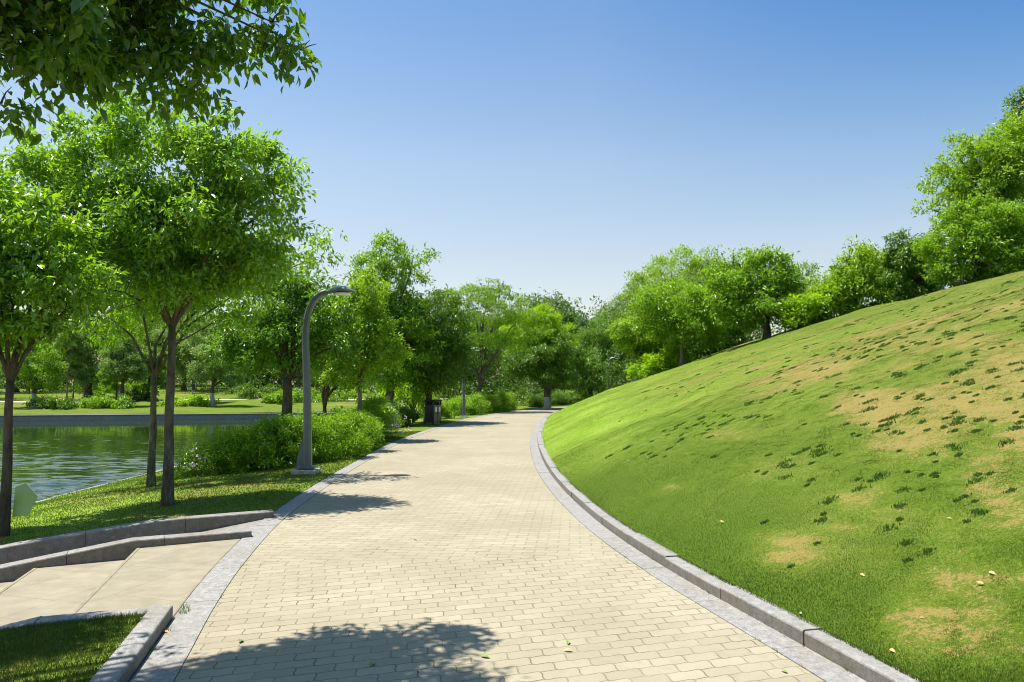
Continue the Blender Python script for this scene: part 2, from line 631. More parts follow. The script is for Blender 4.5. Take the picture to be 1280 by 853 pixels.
M['diffuser'] = mat_plain('milky diffuser', (0.78, 0.77, 0.72), 0.3, 0, 0.05)
M['concrete'] = mat_plain('old concrete', (0.38, 0.35, 0.30), 0.9, 0, 0.25, 9.0, 0.4)
M['bin_black'] = mat_plain('black painted metal', (0.022, 0.026, 0.022), 0.45, 0.2, 0.2, 6.0)
M['bin_brown'] = mat_plain('brown grey door', (0.17, 0.145, 0.115), 0.55, 0.1, 0.15, 6.0)
M['bin_dark'] = mat_plain('dark opening', (0.008, 0.008, 0.008), 0.9)
M['notice'] = mat_plain('white notice', (0.75, 0.74, 0.72), 0.6, 0, 0.04)
M['black_metal'] = mat_plain('black cast metal', (0.012, 0.014, 0.013), 0.45, 0.3, 0.2, 8.0)
M['dry_leaf'] = mat_plain('dry leaf', (0.42, 0.27, 0.10), 0.7, 0, 0.35, 20.0)
M['green_leaf'] = mat_plain('fallen green leaf', (0.13, 0.22, 0.03), 0.5, 0, 0.35, 20.0)
M['lake_stone'] = mat_granite('lake wall stone', 0.27, (0.95, 0.97, 1.0), 0.3)
M['footpath'] = mat_plain('pale footpath', (0.46, 0.41, 0.33), 0.9, 0, 0.15, 3.0)


def mat_green_panel():
    t = NT('green perforated panel')
    p = t.new('TexCoord').outputs['Object']
    vo = t.new('TexVoronoi', Scale=1.0)
    vo.inputs['Randomness'].default_value = 0.0
    t.l(t.scalev(p, (32, 32, 32)), vo.inputs['Vector'])
    k = t.math('LESS_THAN', vo.outputs['Distance'], 0.27)
    t.l(t.mix(k, (0.19, 0.28, 0.12), (0.22, 0.32, 0.34)), t.b.inputs['Base Color'])
    t.b.inputs['Roughness'].default_value = 0.4
    return t.m


M['green_panel'] = mat_green_panel()

# ------------------------------------------------------------------ path, bands, kerb
L_OUT = [(1.1, -8), (-0.05, -4), (-1.18, 0), (-1.65, 2), (-2.12, 4.09), (-2.46, 5.5), (-2.73, 6.87), (-3.02, 8.86), (-3.2, 11.4), (-3.31, 14.4),
         (-3.37, 18), (-3.36, 20.5), (-3.26, 23), (-3.05, 26), (-2.78, 28.8), (-2.42, 32), (-1.95, 35.6), (-1.25, 39), (-0.3, 42.7),
         (0.9, 46.6), (2.3, 50), (4.55, 53.3), (8.5, 56), (15, 58.5), (27, 61)]
R_PAVE = [(4.9, -8), (3.75, -4), (2.68, 0), (2.2, 2), (1.74, 4.09), (1.47, 5.2), (1.21, 6.3), (0.95, 7.7), (0.75, 9.3), (0.56, 11.7), (0.46, 14.6),
          (0.46, 18), (0.55, 21.7), (0.85, 27.2), (1.12, 31), (1.5, 35.6), (1.97, 39), (2.65, 42.7), (3.45, 46), (4.6, 49.2), (7.3, 52.3), (12.5, 55), (27, 57.5)]
BW = 0.24
LP = spline(L_OUT, 0.2)
RP = spline(R_PAVE, 0.2)
nL = normals(LP)                # points left (-x) going away
nR = normals(RP)
L_in = LP - nL * BW
R_band = RP - nR * 0.22         # foot of the kerb


def ribbon(A, B, zA, zB, n=2):
    m = min(len(A), len(B))
    A = A[np.linspace(0, len(A) - 1, m).astype(int)]
    B = B[np.linspace(0, len(B) - 1, m).astype(int)]
    V = []
    for k in range(n):
        t = k / (n - 1)
        xy = A * (1 - t) + B * t
        V.append(np.column_stack([xy, np.full(m, zA * (1 - t) + zB * t)]))
    V = np.concatenate(V)
    Fc = []
    for k in range(n - 1):
        i = np.arange(m - 1)
        Fc.append(np.column_stack([k * m + i, (k + 1) * m + i, (k + 1) * m + i + 1, k * m + i + 1]))
    return V, np.concatenate(Fc)


V, Fc = ribbon(L_in, RP, 0.0, 0.0, 2)
tag(link('path', raw_mesh('path', V, Fc, M['paving'])), 'cream zigzag paver path curving away between lawn and trees', 'path', kind='structure')


def along(P, s):
    L = np.concatenate([[0], np.cumsum(np.linalg.norm(np.diff(P, axis=0), axis=1))])
    return np.stack([np.interp(s, L, P[:, 0]), np.interp(s, L, P[:, 1])], -1), L[-1]


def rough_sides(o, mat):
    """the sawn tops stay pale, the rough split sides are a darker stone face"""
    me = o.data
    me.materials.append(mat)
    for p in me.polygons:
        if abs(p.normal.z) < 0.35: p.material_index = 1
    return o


def stone_run(P, N, w0, w1, zb, zt, length, gap, mb, ch=0.010, s0=0.0, s1=None, zfun=None, jit=0.0025):
    """row of stones along P, between offsets w0..w1 along the normal N, one island per stone"""
    Lc = np.concatenate([[0], np.cumsum(np.linalg.norm(np.diff(P, axis=0), axis=1))])
    end = Lc[-1] if s1 is None else s1
    g = lambda s, arr: np.array((np.interp(s, Lc, arr[:, 0]), np.interp(s, Lc, arr[:, 1])))
    s = s0
    while s < end - 0.05:
        e = min(s + length, end)
        dz = RNG.uniform(-jit, jit)
        do = RNG.uniform(-jit, jit)
        rings = []
        k = max(2, int((e - s) / 0.26) + 1)
        for q in np.linspace(s + gap / 2, e - gap / 2, k):
            p = g(q, P)
            n = g(q, N)
            top = (zt if zfun is None else zfun(q)) + dz
            prof = [(w0 + do, zb), (w0 + do, top - ch), (w0 + do + ch * 0.3, top - ch * 0.3), (w0 + do + ch, top), (w1 - ch, top), (w1 - ch * 0.3, top - ch * 0.3), (w1, top - ch), (w1, zb)]
            rings.append([(p[0] + n[0] * w, p[1] + n[1] * w, z) for w, z in prof])
        mb.loft(rings)
        s = e


mb = MB()
stone_run(LP, -nL, 0.0, BW - 0.003, -0.12, 0.006, 1.0, 0.004, mb, ch=0.002, jit=0.0012)
tag(mb.build('kerb_band', M['granite']), 'flat grey granite band edging the path beside the lake lawn', 'kerb', kind='structure')
mb = MB()
stone_run(RP, -nR, 0.003, 0.218, -0.12, 0.006, 1.0, 0.004, mb, ch=0.002, jit=0.0012)
tag(mb.build('gutter_band', M['granite']), 'flat grey granite gutter band at the foot of the raised kerb', 'kerb', kind='structure')
mb = MB()
stone_run(R_band, -nR, 0.0, 0.15, -0.15, 0.097, 1.0, 0.007, mb, ch=0.013, jit=0.006)
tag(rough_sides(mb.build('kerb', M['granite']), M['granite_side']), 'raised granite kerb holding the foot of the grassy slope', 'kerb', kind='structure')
K_BACK = R_band - nR * 0.138
# bedding under everything paved so no gap shows the void
V, Fc = ribbon(LP + nL * 0.05, K_BACK, -0.02, -0.02, 2)
tag(link('path_bedding', raw_mesh('path_bedding', V, Fc, M['concrete'])), kind='structure')

# ------------------------------------------------------------------ hill


def hill_z(x, y, s):
    """height of the slope at distance s behind the kerb"""
    z = 0.098 + 0.335 * s + 0.27 * (1 - np.exp(-s / 1.5))
    over = np.clip(s - 12.0, 0, None)
    z = z - 0.335 * over + 0.335 * 3.0 * (1 - np.exp(-over / 3.0))
    z = z - 0.02 * np.clip(s - 18, 0, None)
    amp = np.clip(s / 3, 0, 1)
    return z + amp * ((fbm(x * 0.35, y * 0.35, 3) - 0.5) * 0.22 + (fbm(x * 2.2 + 40, y * 2.2, 3) - 0.5) * 0.05)


KB_C = K_BACK[::3]


def hill_at(x, y):
    q = np.array([[x, y]], float)
    return float(hill_z(q[:, 0], q[:, 1], seg_dist(q, KB_C))[0])




def hill_hit(px, py):
    """point of the slope seen at a photo pixel"""
    a = (px - 640) / F
    b = (426.5 - py) / F
    lo = None
    for t in np.arange(2.5, 40, 0.05):
        p = np.array((a * t, (CT - b * ST) * t, EYE + (ST + b * CT) * t))
        if p[0] < np.interp(p[1], K_BACK[:, 1], K_BACK[:, 0]): continue
        if p[2] < hill_at(p[0], p[1]): return p
    return None


def hill_dry(x, y, s):
    """dry straw patches: mostly high on the slope, long along the contour"""
    u = x * 0.95 + y * 0.10
    w = y * 0.45 - x * 0.22
    n = fbm(u * 0.55 + 3, w * 0.8 + 11, 5)
    n2 = fbm(x * 1.6 + 70, y * 0.9 + 8, 4)
    n3 = fbm(x * 0.28 + 31, y * 0.22 + 5, 3)
    start = 0.30 + 0.20 * np.clip(y - 4, 0, 14)
    b = np.clip((s - start) / 1.6, 0, 1) * (1 - 0.55 * np.clip((y - 14) / 14, 0, 1))
    lush_shade = np.exp(-s / 1.1) * np.clip((13 - y) / 7, 0, 1) * np.clip(0.4 + 2.2 * (fbm(x * 0.8 + 9, y * 0.8, 3) - 0.35), 0, 1.2)
    base = np.clip((n - 0.50) * 2.4 + (n2 - 0.5) * 2.0 + (n3 - 0.45) * 1.0 + 0.22, 0, 1) * b
    streak = np.clip((fbm(x * 0.5 + y * 0.12 + 4, y * 1.9 - x * 0.25 + 9, 5) - 0.50) * 6, 0, 1) * np.clip((s - 1.2) / 2.5, 0, 1) * np.clip(0.35 + (fbm(x * .3 + 8, y * .3, 2) - .4) * 3, 0, 1)
    spot = np.zeros_like(x)
    wob = 1.0 + 2.2 * (fbm(x * 2.1 + 3, y * 2.1 + 1, 4) - 0.5)
    for c_, wv_, hv_, amt in DRY_SPOTS:
        dx, dy = x - c_[0], y - c_[1]
        det = wv_[0] * hv_[1] - wv_[1] * hv_[0]
        if abs(det) < 1e-4: continue
        a_ = (dx * hv_[1] - dy * hv_[0]) / det
        b_ = (wv_[0] * dy - wv_[1] * dx) / det
        spot = np.maximum(spot, amt * np.exp(-(a_ * a_ + b_ * b_) * 0.7))
    lush_shade = lush_shade * 0.6 + 0.50 * (0.30 + 0.70 * np.exp(-(s / 2.4) ** 2)) * np.clip((17 - y) / 8, 0, 1) * (0.5 + 1.0 * fbm(x * 0.7 + 2, y * 0.7, 3))  # lush kerb strip, plus blade self-shadow painted into the nearer turf
    rag = 0.55 * fbm(x * 2.2 + 8, y * 3.8 - x * 0.8, 4) + 0.45 * fbm(x * 8.5 + 3, y * 13 + 5, 3)
    spot = np.clip((spot * (0.10 + 1.95 * rag) - 0.20) * 1.7, 0, 1)
    worn = 0.34 * np.clip((s - 0.7) / 2, 0, 1) * np.clip((x - 2.2) / 3.5, 0, 1) * (0.35 + 1.3 * fbm(x * .9 + 5, y * 1.1 + 5, 3)) * np.clip(1.2 - (y - 13) / 16, 0.3, 1) * (1 + 0.55 * np.clip((10 - y) / 4, 0, 1))
    return -lush_shade * np.clip(1 - 1.2 * spot, 0.1, 1) + np.clip((worn + base * 0.5 + streak * 0.55) * (0.78 + 0.6 * (fbm(x * 3.3, y * 5.5, 3) - 0.5)) + spot * wob * 0.72 , 0, 1.0)


DRY_SPOTS = []
for (px, py, wpx, hpx, amt) in ((985, 690, 60, 26, .8), (1150, 780, 46, 40, .9), (1095, 705, 40, 24, .6), (1200, 725, 60, 40, .7), (1262, 640, 50, 40, .7), (1245, 800, 60, 50, .85), (1135, 555, 70, 22, .8),
                                (1170, 535, 60, 20, .8), (1235, 595, 60, 30, .7), (1255, 465, 60, 22, .9), (1070, 500, 60, 18, .6), (905, 545, 60, 14, .5), (1010, 465, 70, 14, .4), (960, 590, 60, 18, .55),
                                (1075, 625, 60, 26, .6), (845, 610, 40, 14, .45), (1200, 500, 60, 22, .8), (1100, 520, 50, 18, .7), (1180, 660, 60, 26, .6), (1275, 530, 40, 30, .7), (1230, 430, 60, 14, .5), (1150, 430, 60, 10, .4),
                                (1040, 660, 40, 20, .5), (1275, 720, 30, 30, .6), (1120, 640, 50, 20, .5)):
    p_ = hill_hit(px, py)
    if p_ is None: continue
    q_ = hill_hit(px, py - hpx)
    w_ = hill_hit(px + wpx, py) if px + wpx < 1500 else None
    if q_ is None or w_ is None: continue
    DRY_SPOTS.append((p_[:2], (w_ - p_)[:2], (q_ - p_)[:2], amt))
def hill_fresh(x, y, s):
    return np.clip((y - 9) / 7, 0, 1) * np.clip(1.15 - s / 9, 0, 1) * np.clip(0.55 + 1.4 * (fbm(x * .5, y * .4 + 3, 3) - 0.4), 0, 1)


keep = K_BACK[:, 1] < 57.2
KB = K_BACK[keep]
spine_y = np.interp(np.arange(len(KB)), [0, len(KB) - 1], [-16, 47])
S = np.column_stack([np.full(len(KB), 48.0), spine_y])
tt = np.concatenate([[0, .0008, .002], np.linspace(0.004, 0.35, 120), np.linspace(0.36, 1, 45)])
XY = KB[None] * (1 - tt[:, None, None]) + S[None] * tt[:, None, None]
nu = len(KB)
Q = XY.reshape(-1, 2)
sd = seg_dist(Q, KB_C)
HZ = hill_z(Q[:, 0], Q[:, 1], sd)
HD = hill_dry(Q[:, 0], Q[:, 1], sd)
i, j = np.meshgrid(np.arange(len(tt) - 1), np.arange(nu - 1), indexing='ij')
a = (i * nu + j).ravel()
Fc = np.column_stack([a, a + nu, a + nu + 1, a + 1])[:, ::-1]
hill_me = raw_mesh('hill', np.column_stack([Q, HZ]), Fc, M['turf'], True, {'dry': HD, 'fresh': hill_fresh(Q[:, 0], Q[:, 1], sd)})
tag(link('hill', hill_me), 'grassy slope with dry straw patches rising beside the path', 'hill', kind='structure')

# ------------------------------------------------------------------ left bank, lake
WATER = -0.62
SHORE = spline([(-7.2, -14), (-7.9, -4), (-8.3, 5), (-8.55, 12), (-8.65, 18), (-8.75, 26), (-9.0, 36), (-9.6, 46)], 0.3)
FAR = spline([(-75, 36), (-50, 40.2), (-31, 43.4), (-20, 45.6), (-9.6, 48.2)], 0.5)


def bank_z(x, y, t):
    """t = distance from the path edge"""
    f = np.clip((t - 0.3) / 5.0, 0, 1.3)
    return 0.012 - 0.50 * f ** 1.75 + (fbm(x * 0.9, y * 0.9, 3) - 0.5) * 0.07 * np.clip(t / 0.8, 0, 1)


LP_C = LP[::3]


def bank_at(x, y):
    q = np.array([[x, y]], float)
    return float(bank_z(q[:, 0], q[:, 1], seg_dist(q, LP_C))[0])


def bank_dry(x, y, t):
    n = fbm(x * 1.1 + 5, y * 1.1 + 2, 4)
    return np.clip((n - 0.52) * 2.6 + 0.05, 0, 1) * np.clip((t - 0.2) * 2, 0, 1) * np.clip((6.2 - t) / 3, 0, 1)


def bank_grid(name, A, B, label, na=None, nb=40, zf=bank_z):
    """ruled lawn between polyline A (path side) and B (shore side)"""
    m = na or max(len(A), len(B))
    A = A[np.linspace(0, len(A) - 1, m).astype(int)] if len(A) != m else A
    LB = np.linspace(0, 1, m)
    lb = np.concatenate([[0], np.cumsum(np.linalg.norm(np.diff(B, axis=0), axis=1))])
    lb /= lb[-1]
    B = np.stack([np.interp(LB, lb, B[:, 0]), np.interp(LB, lb, B[:, 1])], 1)
    t = np.linspace(0, 1, nb)
    XY = A[None] * (1 - t[:, None, None]) + B[None] * t[:, None, None]
    Q = XY.reshape(-1, 2)
    d = seg_dist(Q, LP_C)
    z = zf(Q[:, 0], Q[:, 1], d)
    dr = bank_dry(Q[:, 0], Q[:, 1], d)
    i, j = np.meshgrid(np.arange(nb - 1), np.arange(m - 1), indexing='ij')
    a = (i * m + j).ravel()
    f = np.column_stack([a, a + 1, a + m + 1, a + m])[:, ::-1]
    return tag(link(name, raw_mesh(name, np.column_stack([Q, z]), f, M['turf'], True, {'dry': dr, 'fresh': np.clip((d - 1.2) / 1.5, 0.3, 1.0)})), label, 'lawn', kind='structure')


# outer ramp wall line and the planter line, both radial to the path
OUT0, OUTD = np.array((-2.93, 8.98)), np.array((-0.872, -0.49))
INN0, INND = np.array((-2.80, 7.86)), np.array((-0.89, -0.456))
FRO0, FROD = np.array((-2.46, 5.20)), np.array((-0.965, -0.262))

A = LP[LP[:, 1] > 8.95]
A = A[A[:, 1] < 46]
B0 = SHORE[SHORE[:, 1] > 5.6]
A = np.vstack([OUT0 + (0, .07), A])
bank_grid('lawn', A, B0, 'lawn sloping from the path to the lake edge', 260, 44)


def planter_z(x, y, t):
    return bank_z(x, y, t) * 0.8 + 0.045 + 0.03 * np.clip(1 - t, 0, 1)


A = LP[(LP[:, 1] < 5.12) & (LP[:, 1] > -7.9)] + nL[(LP[:, 1] < 5.12) & (LP[:, 1] > -7.9)] * 0.12
B1 = SHORE[(SHORE[:, 1] < 4.0) & (SHORE[:, 1] > -13)]
B1 = np.vstack([B1, np.array([(-8.2, 3.7)])])
bank_grid('planter_lawn', A, B1, 'small lawn behind the near granite kerb', 120, 50, planter_z)

# lake bed/general ground sheet
gx = np.concatenate([np.linspace(-900, -120, 14), np.linspace(-110, 110, 111), np.linspace(120, 900, 14)])
gy = np.concatenate([np.linspace(-700, -60, 12), np.linspace(-50, 160, 106), np.linspace(170, 1200, 18)])
GX, GY = np.meshgrid(gx, gy)
q = np.column_stack([GX.ravel(), GY.ravel()])


def land_z(x, y):
    """gentle ground beyond the lake"""
    d = np.clip(y - 46, 0, None)
    return -0.22 + 0.030 * np.clip(d, 0, 60) + (fbm(x * 0.08, y * 0.08, 3) - 0.5) * 0.5 * np.clip(d / 10, 0, 1)


gz = np.where(q[:, 1] > 64, land_z(q[:, 0], q[:, 1]) - 0.02, -1.6)
gz = np.where((np.abs(q[:, 0]) > 85) | (q[:, 1] < -40), np.maximum(gz, -0.4), gz)
nxg = len(gx)
i, j = np.meshgrid(np.arange(len(gy) - 1), np.arange(nxg - 1), indexing='ij')
a = (i * nxg + j).ravel()
tag(link('ground', raw_mesh('ground', np.column_stack([q, gz]), np.column_stack([a, a + 1, a + nxg + 1, a + nxg]), M['turf'], True, {'dry': np.zeros(len(q))})), kind='structure')

wx = np.concatenate([np.linspace(-95, -46, 8)[:-1], np.linspace(-46, -7.0, 420)])
wy = np.concatenate([np.linspace(-39, 6, 8)[:-1], np.linspace(6, 52, 560)])
GX, GY = np.meshgrid(wx, wy)
x_, y_ = GX.ravel(), GY.ravel()
gust = np.clip((fbm(x_ * 0.10 + 4, y_ * 0.16 + 2, 3) - 0.36) * 4, 0.12, 1) * np.clip((34 - y_) / 14, 0.06, 1.5)
wz = (fbm(x_ * 1.5 + y_ * 0.25, y_ * 3.4, 3) - 0.5) * 0.085 + (fbm(x_ * 3.1 - y_ * .3 + 7, y_ * 6.0 + 3, 2) - 0.5) * 0.035
nw = len(wx)
i, j = np.meshgrid(np.arange(len(wy) - 1), np.arange(nw - 1), indexing='ij')
a = (i * nw + j).ravel()
tag(link('water', raw_mesh('water', np.column_stack([x_, y_, WATER + wz * gust]), np.column_stack([a, a + 1, a + nw + 1, a + nw]), M['water'], True)), 'green rippled lake water', 'lake', kind='structure')

# stone edge along the near shore
nS = normals(SHORE)
mb = MB()
stone_run(SHORE, nS, -0.06, 0.22, -1.2, WATER + 0.10, 0.9, 0.008, mb, ch=0.01, jit=0.01)
tag(mb.build('shore_edging', M['granite']), 'pale stone edging between the lawn and the water', 'edging', kind='structure')

# far bank: retaining wall, lawn, footpath
nF = normals(FAR)
mb = MB()
stone_run(FAR, nF, 0.0, 0.5, -1.3, -0.30, 2.4, 0.006, mb, ch=0.02, jit=0.004)
wall = mb.build('lake_wall', M['lake_stone'])
tag(wall, 'long low grey stone wall holding the far bank of the lake', 'wall')
mb = MB()
stone_run(FAR, nF, -0.06, 0.6, -0.298, -0.235, 1.6, 0.006, mb, ch=0.012, jit=0.002)
mb.build('coping', M['granite_old'], wall)

fx = np.linspace(0, 1, 150)
fb = along(FAR, fx * along(FAR, 0)[1])[0] + np.array((0, 0.45))
ext = np.column_stack([np.linspace(-9.3, 40, 90)[1:], np.linspace(48.6, 64, 90)[1:]])
ext2 = np.column_stack([np.linspace(-9.3, 5, 90)[1:], np.full(89, 48.5)])
base = np.vstack([fb, np.column_stack([np.linspace(-9.2, 40, 90), np.linspace(48.7, 62, 90)])])
tgt = np.column_stack([np.linspace(-95, 60, len(base)), np.full(len(base), 100.0)])
t = np.linspace(0, 1, 60)
XY = base[None] * (1 - t[:, None, None]) + tgt[None] * t[:, None, None]
Q = XY.reshape(-1, 2)
m = len(base)
i, j = np.meshgrid(np.arange(59), np.arange(m - 1), indexing='ij')
a = (i * m + j).ravel()
zz = land_z(Q[:, 0], Q[:, 1])
tag(link('far_lawn', raw_mesh('far_lawn', np.column_stack([Q, zz]), np.column_stack([a, a + m, a + m + 1, a + 1])[:, ::-1], M['turf'], True,
    {'dry': np.clip((fbm(Q[:, 0] * .3, Q[:, 1] * .3, 3) - .5) * 2, 0, 1)})), 'sunny lawn across the lake', 'lawn', kind='structure')
# strip between hedge, east shore and far wood (under the trees along the path)
A = LP[(LP[:, 1] > 44) & (LP[:, 1] < 61)]
Bq = np.column_stack([np.linspace(-9.4, 20, 40), np.linspace(46, 75, 40)])
V, Fc = ribbon(A + normals(A) * 0.02, spline(Bq, 0.3), 0.01, 0.15, 12)
tag(link('verge', raw_mesh('verge', V, Fc, M['turf'], True, {'dry': np.full(len(V), .1)})), kind='structure')
fp = spline([(-95, 55), (-60, 58), (-38, 58.5), (-25, 61.5), (-12, 63), (2, 66)], 0.6)
fn = normals(fp)
V = np.concatenate([np.column_stack([p_, land_z(p_[:, 0], p_[:, 1]) + 0.03]) for p_ in (fp - fn * 0.7, fp + fn * 0.7)])
n_ = len(fp)
i = np.arange(n_ - 1)
tag(link('footpath', raw_mesh('footpath', V, np.column_stack([i, i + 1, n_ + i + 1, n_ + i]), M['footpath'])), kind='structure')

# ------------------------------------------------------------------ steps, ramp and granite walls


def prism(mb, poly, zb, zt):
    n = len(poly)
    zts = zt if isinstance(zt, (list, tuple)) else [zt] * n
    v = [(p[0], p[1], zb) for p in poly] + [(p[0], p[1], z) for p, z in zip(poly, zts)]
    f = [tuple(range(n))[::-1], tuple(range(n, 2 * n))] + [(k, (k + 1) % n, n + (k + 1) % n, n + k) for k in range(n)]
    mb.add(v, f)


def lp_at(y):
    return np.array((np.interp(y, LP[:, 1], LP[:, 0]), y))


mb = MB()
stepd = np.array((-0.29, 1.0))
lines = [np.array((-3.21, 5.38)), np.array((-4.10, 5.38)), np.array((-5.0, 5.2)), np.array((-5.9, 5.0)), np.array((-6.9, 4.8)), np.array((-7.9, 4.4))]


def hit(p, d, q, e):
    """intersection of p+d*s with q+e*u"""
    Mx = np.array([[d[0], -e[0]], [d[1], -e[1]]])
    s = np.linalg.solve(Mx, np.array(q) - np.array(p))[0]
    return np.array(p) + np.array(d) * s


prev_f, prev_b = lp_at(5.16) + (-0.012, 0), lp_at(7.92) + (-0.012, 0)
for k, ln in enumerate(lines):
    f_ = hit(ln, stepd, FRO0, FROD)
    b_ = hit(ln, stepd, INN0, INND)
    z = -0.1 * k - 0.002
    if k == 0:
        mid = [lp_at(y) + (-0.012, 0) for y in (5.8, 6.5, 7.2)]
        prism(mb, [prev_f] + mid + [prev_b, b_, f_], z - 0.4, z)
    else:
        off = np.array((0.006, 0))
        prism(mb, [prev_f - off, prev_b - off, b_, f_], z - 0.4, z)
    prev_f, prev_b = f_, b_
tag(mb.build('steps', M['slab'], None, bevel=0.012), 'broad tan stone steps going down from the path towards the lake', 'steps', kind='structure')

mb = MB()
for k, ln in enumerate(lines[:-1]):
    f_ = hit(ln, stepd, FRO0, FROD)
    b_ = hit(ln, stepd, INN0, INND)
    dn = unit2 = (b_ - f_) / np.linalg.norm(b_ - f_)
    nn = np.array((dn[1], -dn[0]))
    if nn[0] < 0: nn = -nn
    z = -0.1 * k
    prism(mb, [f_ + nn * .012, b_ + nn * .012, b_ + nn * .038, f_ + nn * .038], z - 0.02, z + 0.002)
tag(mb.build('step_edge', mat_plain('worn step nosing', (0.20, 0.172, 0.118), 0.8, 0, 0.2, 6.0)), 'dark stone strips along the step edges', 'steps', kind='structure')

# ramp beside the steps
r0, r1 = lp_at(7.98) + (-0.012, 0), lp_at(8.95) + (-0.012, 0)
mb = MB()
prism(mb, [r0, r1, OUT0 + OUTD * 5.5, INN0 + INND * 5.3], -1.3, [-0.004, -0.004, -0.62, -0.62])
tag(mb.build('ramp', M['granite_old']), 'grey stone ramp between two granite walls', 'ramp', kind='structure')


def cheek(name, p0, d, zs, w, label, mat, length=0.85, zb=-0.8, side=1):
    """granite wall from p0 along d; zs = (distance, top height) pairs"""
    smax = zs[-1][0]
    P = np.array([p0 + d * s for s in np.linspace(0, smax, int(smax / 0.05))])
    N = np.tile(np.array((-d[1], d[0])) * side, (len(P), 1))
    mb = MB()
    stone_run(P, N, 0, w, zb, 0.1, length, 0.005, mb, ch=0.014, zfun=lambda q: np.interp(q, [a for a, b in zs], [b for a, b in zs]), jit=0.003)
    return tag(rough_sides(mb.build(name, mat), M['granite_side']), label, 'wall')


cheek('ramp_wall', OUT0, OUTD, [(0, .085), (1.25, .09), (2.7, -.05), (5.6, -.45)], 0.16, 'dark granite wall between the lawn and the ramp', M['granite_old'], 1.0, side=-1)
cheek('step_wall', INN0, INND, [(0, .075), (1.15, .08), (2.4, -.09), (5.3, -.42)], 0.17, 'granite side wall between the tan steps and the ramp', M['granite_old'], 0.85, side=-1)
cheek('planter_wall', FRO0 + FROD * 0.02, FROD, [(0, .085), (0.72, .08), (1.15, 0.0), (5.5, -.45)], 0.15, 'granite side wall between the tan steps and the small lawn', M['granite'], 0.74, side=1)
# kerb along the path in front of the small lawn
P = LP[(LP[:, 1] < 5.19) & (LP[:, 1] > -7.5)]
N = nL[(LP[:, 1] < 5.19) & (LP[:, 1] > -7.5)]
mb = MB()
stone_run(P[::-1], N[::-1], 0.004, 0.15, -0.15, 0.092, 1.55, 0.006, mb, ch=0.014, jit=0.003)
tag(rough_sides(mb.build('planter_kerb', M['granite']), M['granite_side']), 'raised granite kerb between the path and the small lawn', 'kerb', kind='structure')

# ------------------------------------------------------------------ grass blades


def blades(name, x, y, z, dry, hgt, wid, label, mat='blades', lean=0.9, fresh=None):
    n = len(x)
    az = RNG.uniform(0, 2 * PI, n)
    la = RNG.uniform(0, 2 * PI, n)
    ll = RNG.random(n) * lean
    h = hgt * RNG.uniform(0.5, 1.2, n)
    dx, dy = np.cos(az) * wid / 2, np.sin(az) * wid / 2
    V = np.empty((n, 3, 3), np.float32)
    V[:, 0] = np.column_stack([x - dx, y - dy, z - 0.004])
    V[:, 1] = np.column_stack([x + dx, y + dy, z - 0.004])
    V[:, 2] = np.column_stack([x + np.cos(la) * ll * h, y + np.sin(la) * ll * h, z + h])
    f = np.arange(n * 3).reshape(-1, 3)
    at_ = {'v': np.repeat(RNG.random(n), 3), 'dry': np.repeat(dry, 3)}
    if fresh is not None: at_['fresh'] = np.repeat(fresh, 3)
    return tag(link(name, raw_mesh(name, V.reshape(-1, 3), f, M[mat], False, at_)), label, 'grass', kind='stuff')


def frustum(x, y, margin=1.08):
    return (np.abs(x) < 0.72 * margin * y + 0.4) & (y > 0.5)


def scatter_hill(n, y0, y1, power):
    y = y0 + (y1 - y0) * RNG.random(n) ** power
    kx = np.interp(y, K_BACK[:, 1], K_BACK[:, 0])
    x = kx - 0.035 + (np.clip(0.76 * y + 0.6, None, 26) - kx) * RNG.random(n)
    q = np.column_stack([x, y])
    s = seg_dist(q, KB_C)
    s = np.where(x < np.interp(y, K_BACK[:, 1], K_BACK[:, 0]), 0, s)
    return x, y, s


x, y, s = scatter_hill(620000, 2.8, 15, 1.45)
z = hill_z(x, y, s) - 0.0
d = hill_dry(x, y, s)
k = RNG.random(len(x)) > np.clip(d, 0, 1) * 0.55
x, y, z, d, s = x[k], y[k], z[k], d[k], s[k]
blades('grass', x, y, z, d, (0.005 + 0.0058 * fbm(x * 1.3, y * 1.3, 3)) * (1 - 0.4 * np.clip(d, -1, 1)) * (1 + 0.5 * np.exp(-s / 0.25)), 0.0018 + 0.00045 * y, 'short grass blades on the slope', fresh=hill_fresh(x, y, s))
x, y, s = scatter_hill(120000, 14, 36, 1.2)
k = s < 13
x, y, s = x[k], y[k], s[k]
blades('grass', x, y, hill_z(x, y, s), hill_dry(x, y, s), 0.011, 0.004 + 0.0006 * y, 'grass blades higher on the slope', fresh=hill_fresh(x, y, s))

# left lawn
n = 110000
y = 6.0 + 19 * RNG.random(n) ** 1.2
ex = np.interp(y, LP[:, 1], LP[:, 0])
x = ex + 0.02 - (ex + 8.6) * RNG.random(n)
k = ((np.column_stack([x, y]) - OUT0) @ np.array((-OUTD[1], OUTD[0])) < -0.0) & frustum(x, y)
x, y = x[k], y[k]
t_ = seg_dist(np.column_stack([x, y]), LP_C)
d = bank_dry(x, y, t_)
k = RNG.random(len(x)) > d * 0.5
x, y, t_, d = x[k], y[k], t_[k], d[k]
blades('grass', x, y, bank_z(x, y, t_), d, 0.020 + 0.014 * fbm(x, y, 2), 0.004 + 0.001 * y, 'grass blades on the lake lawn', fresh=np.clip((t_ - 1.2) / 1.5, 0.3, 1.0))
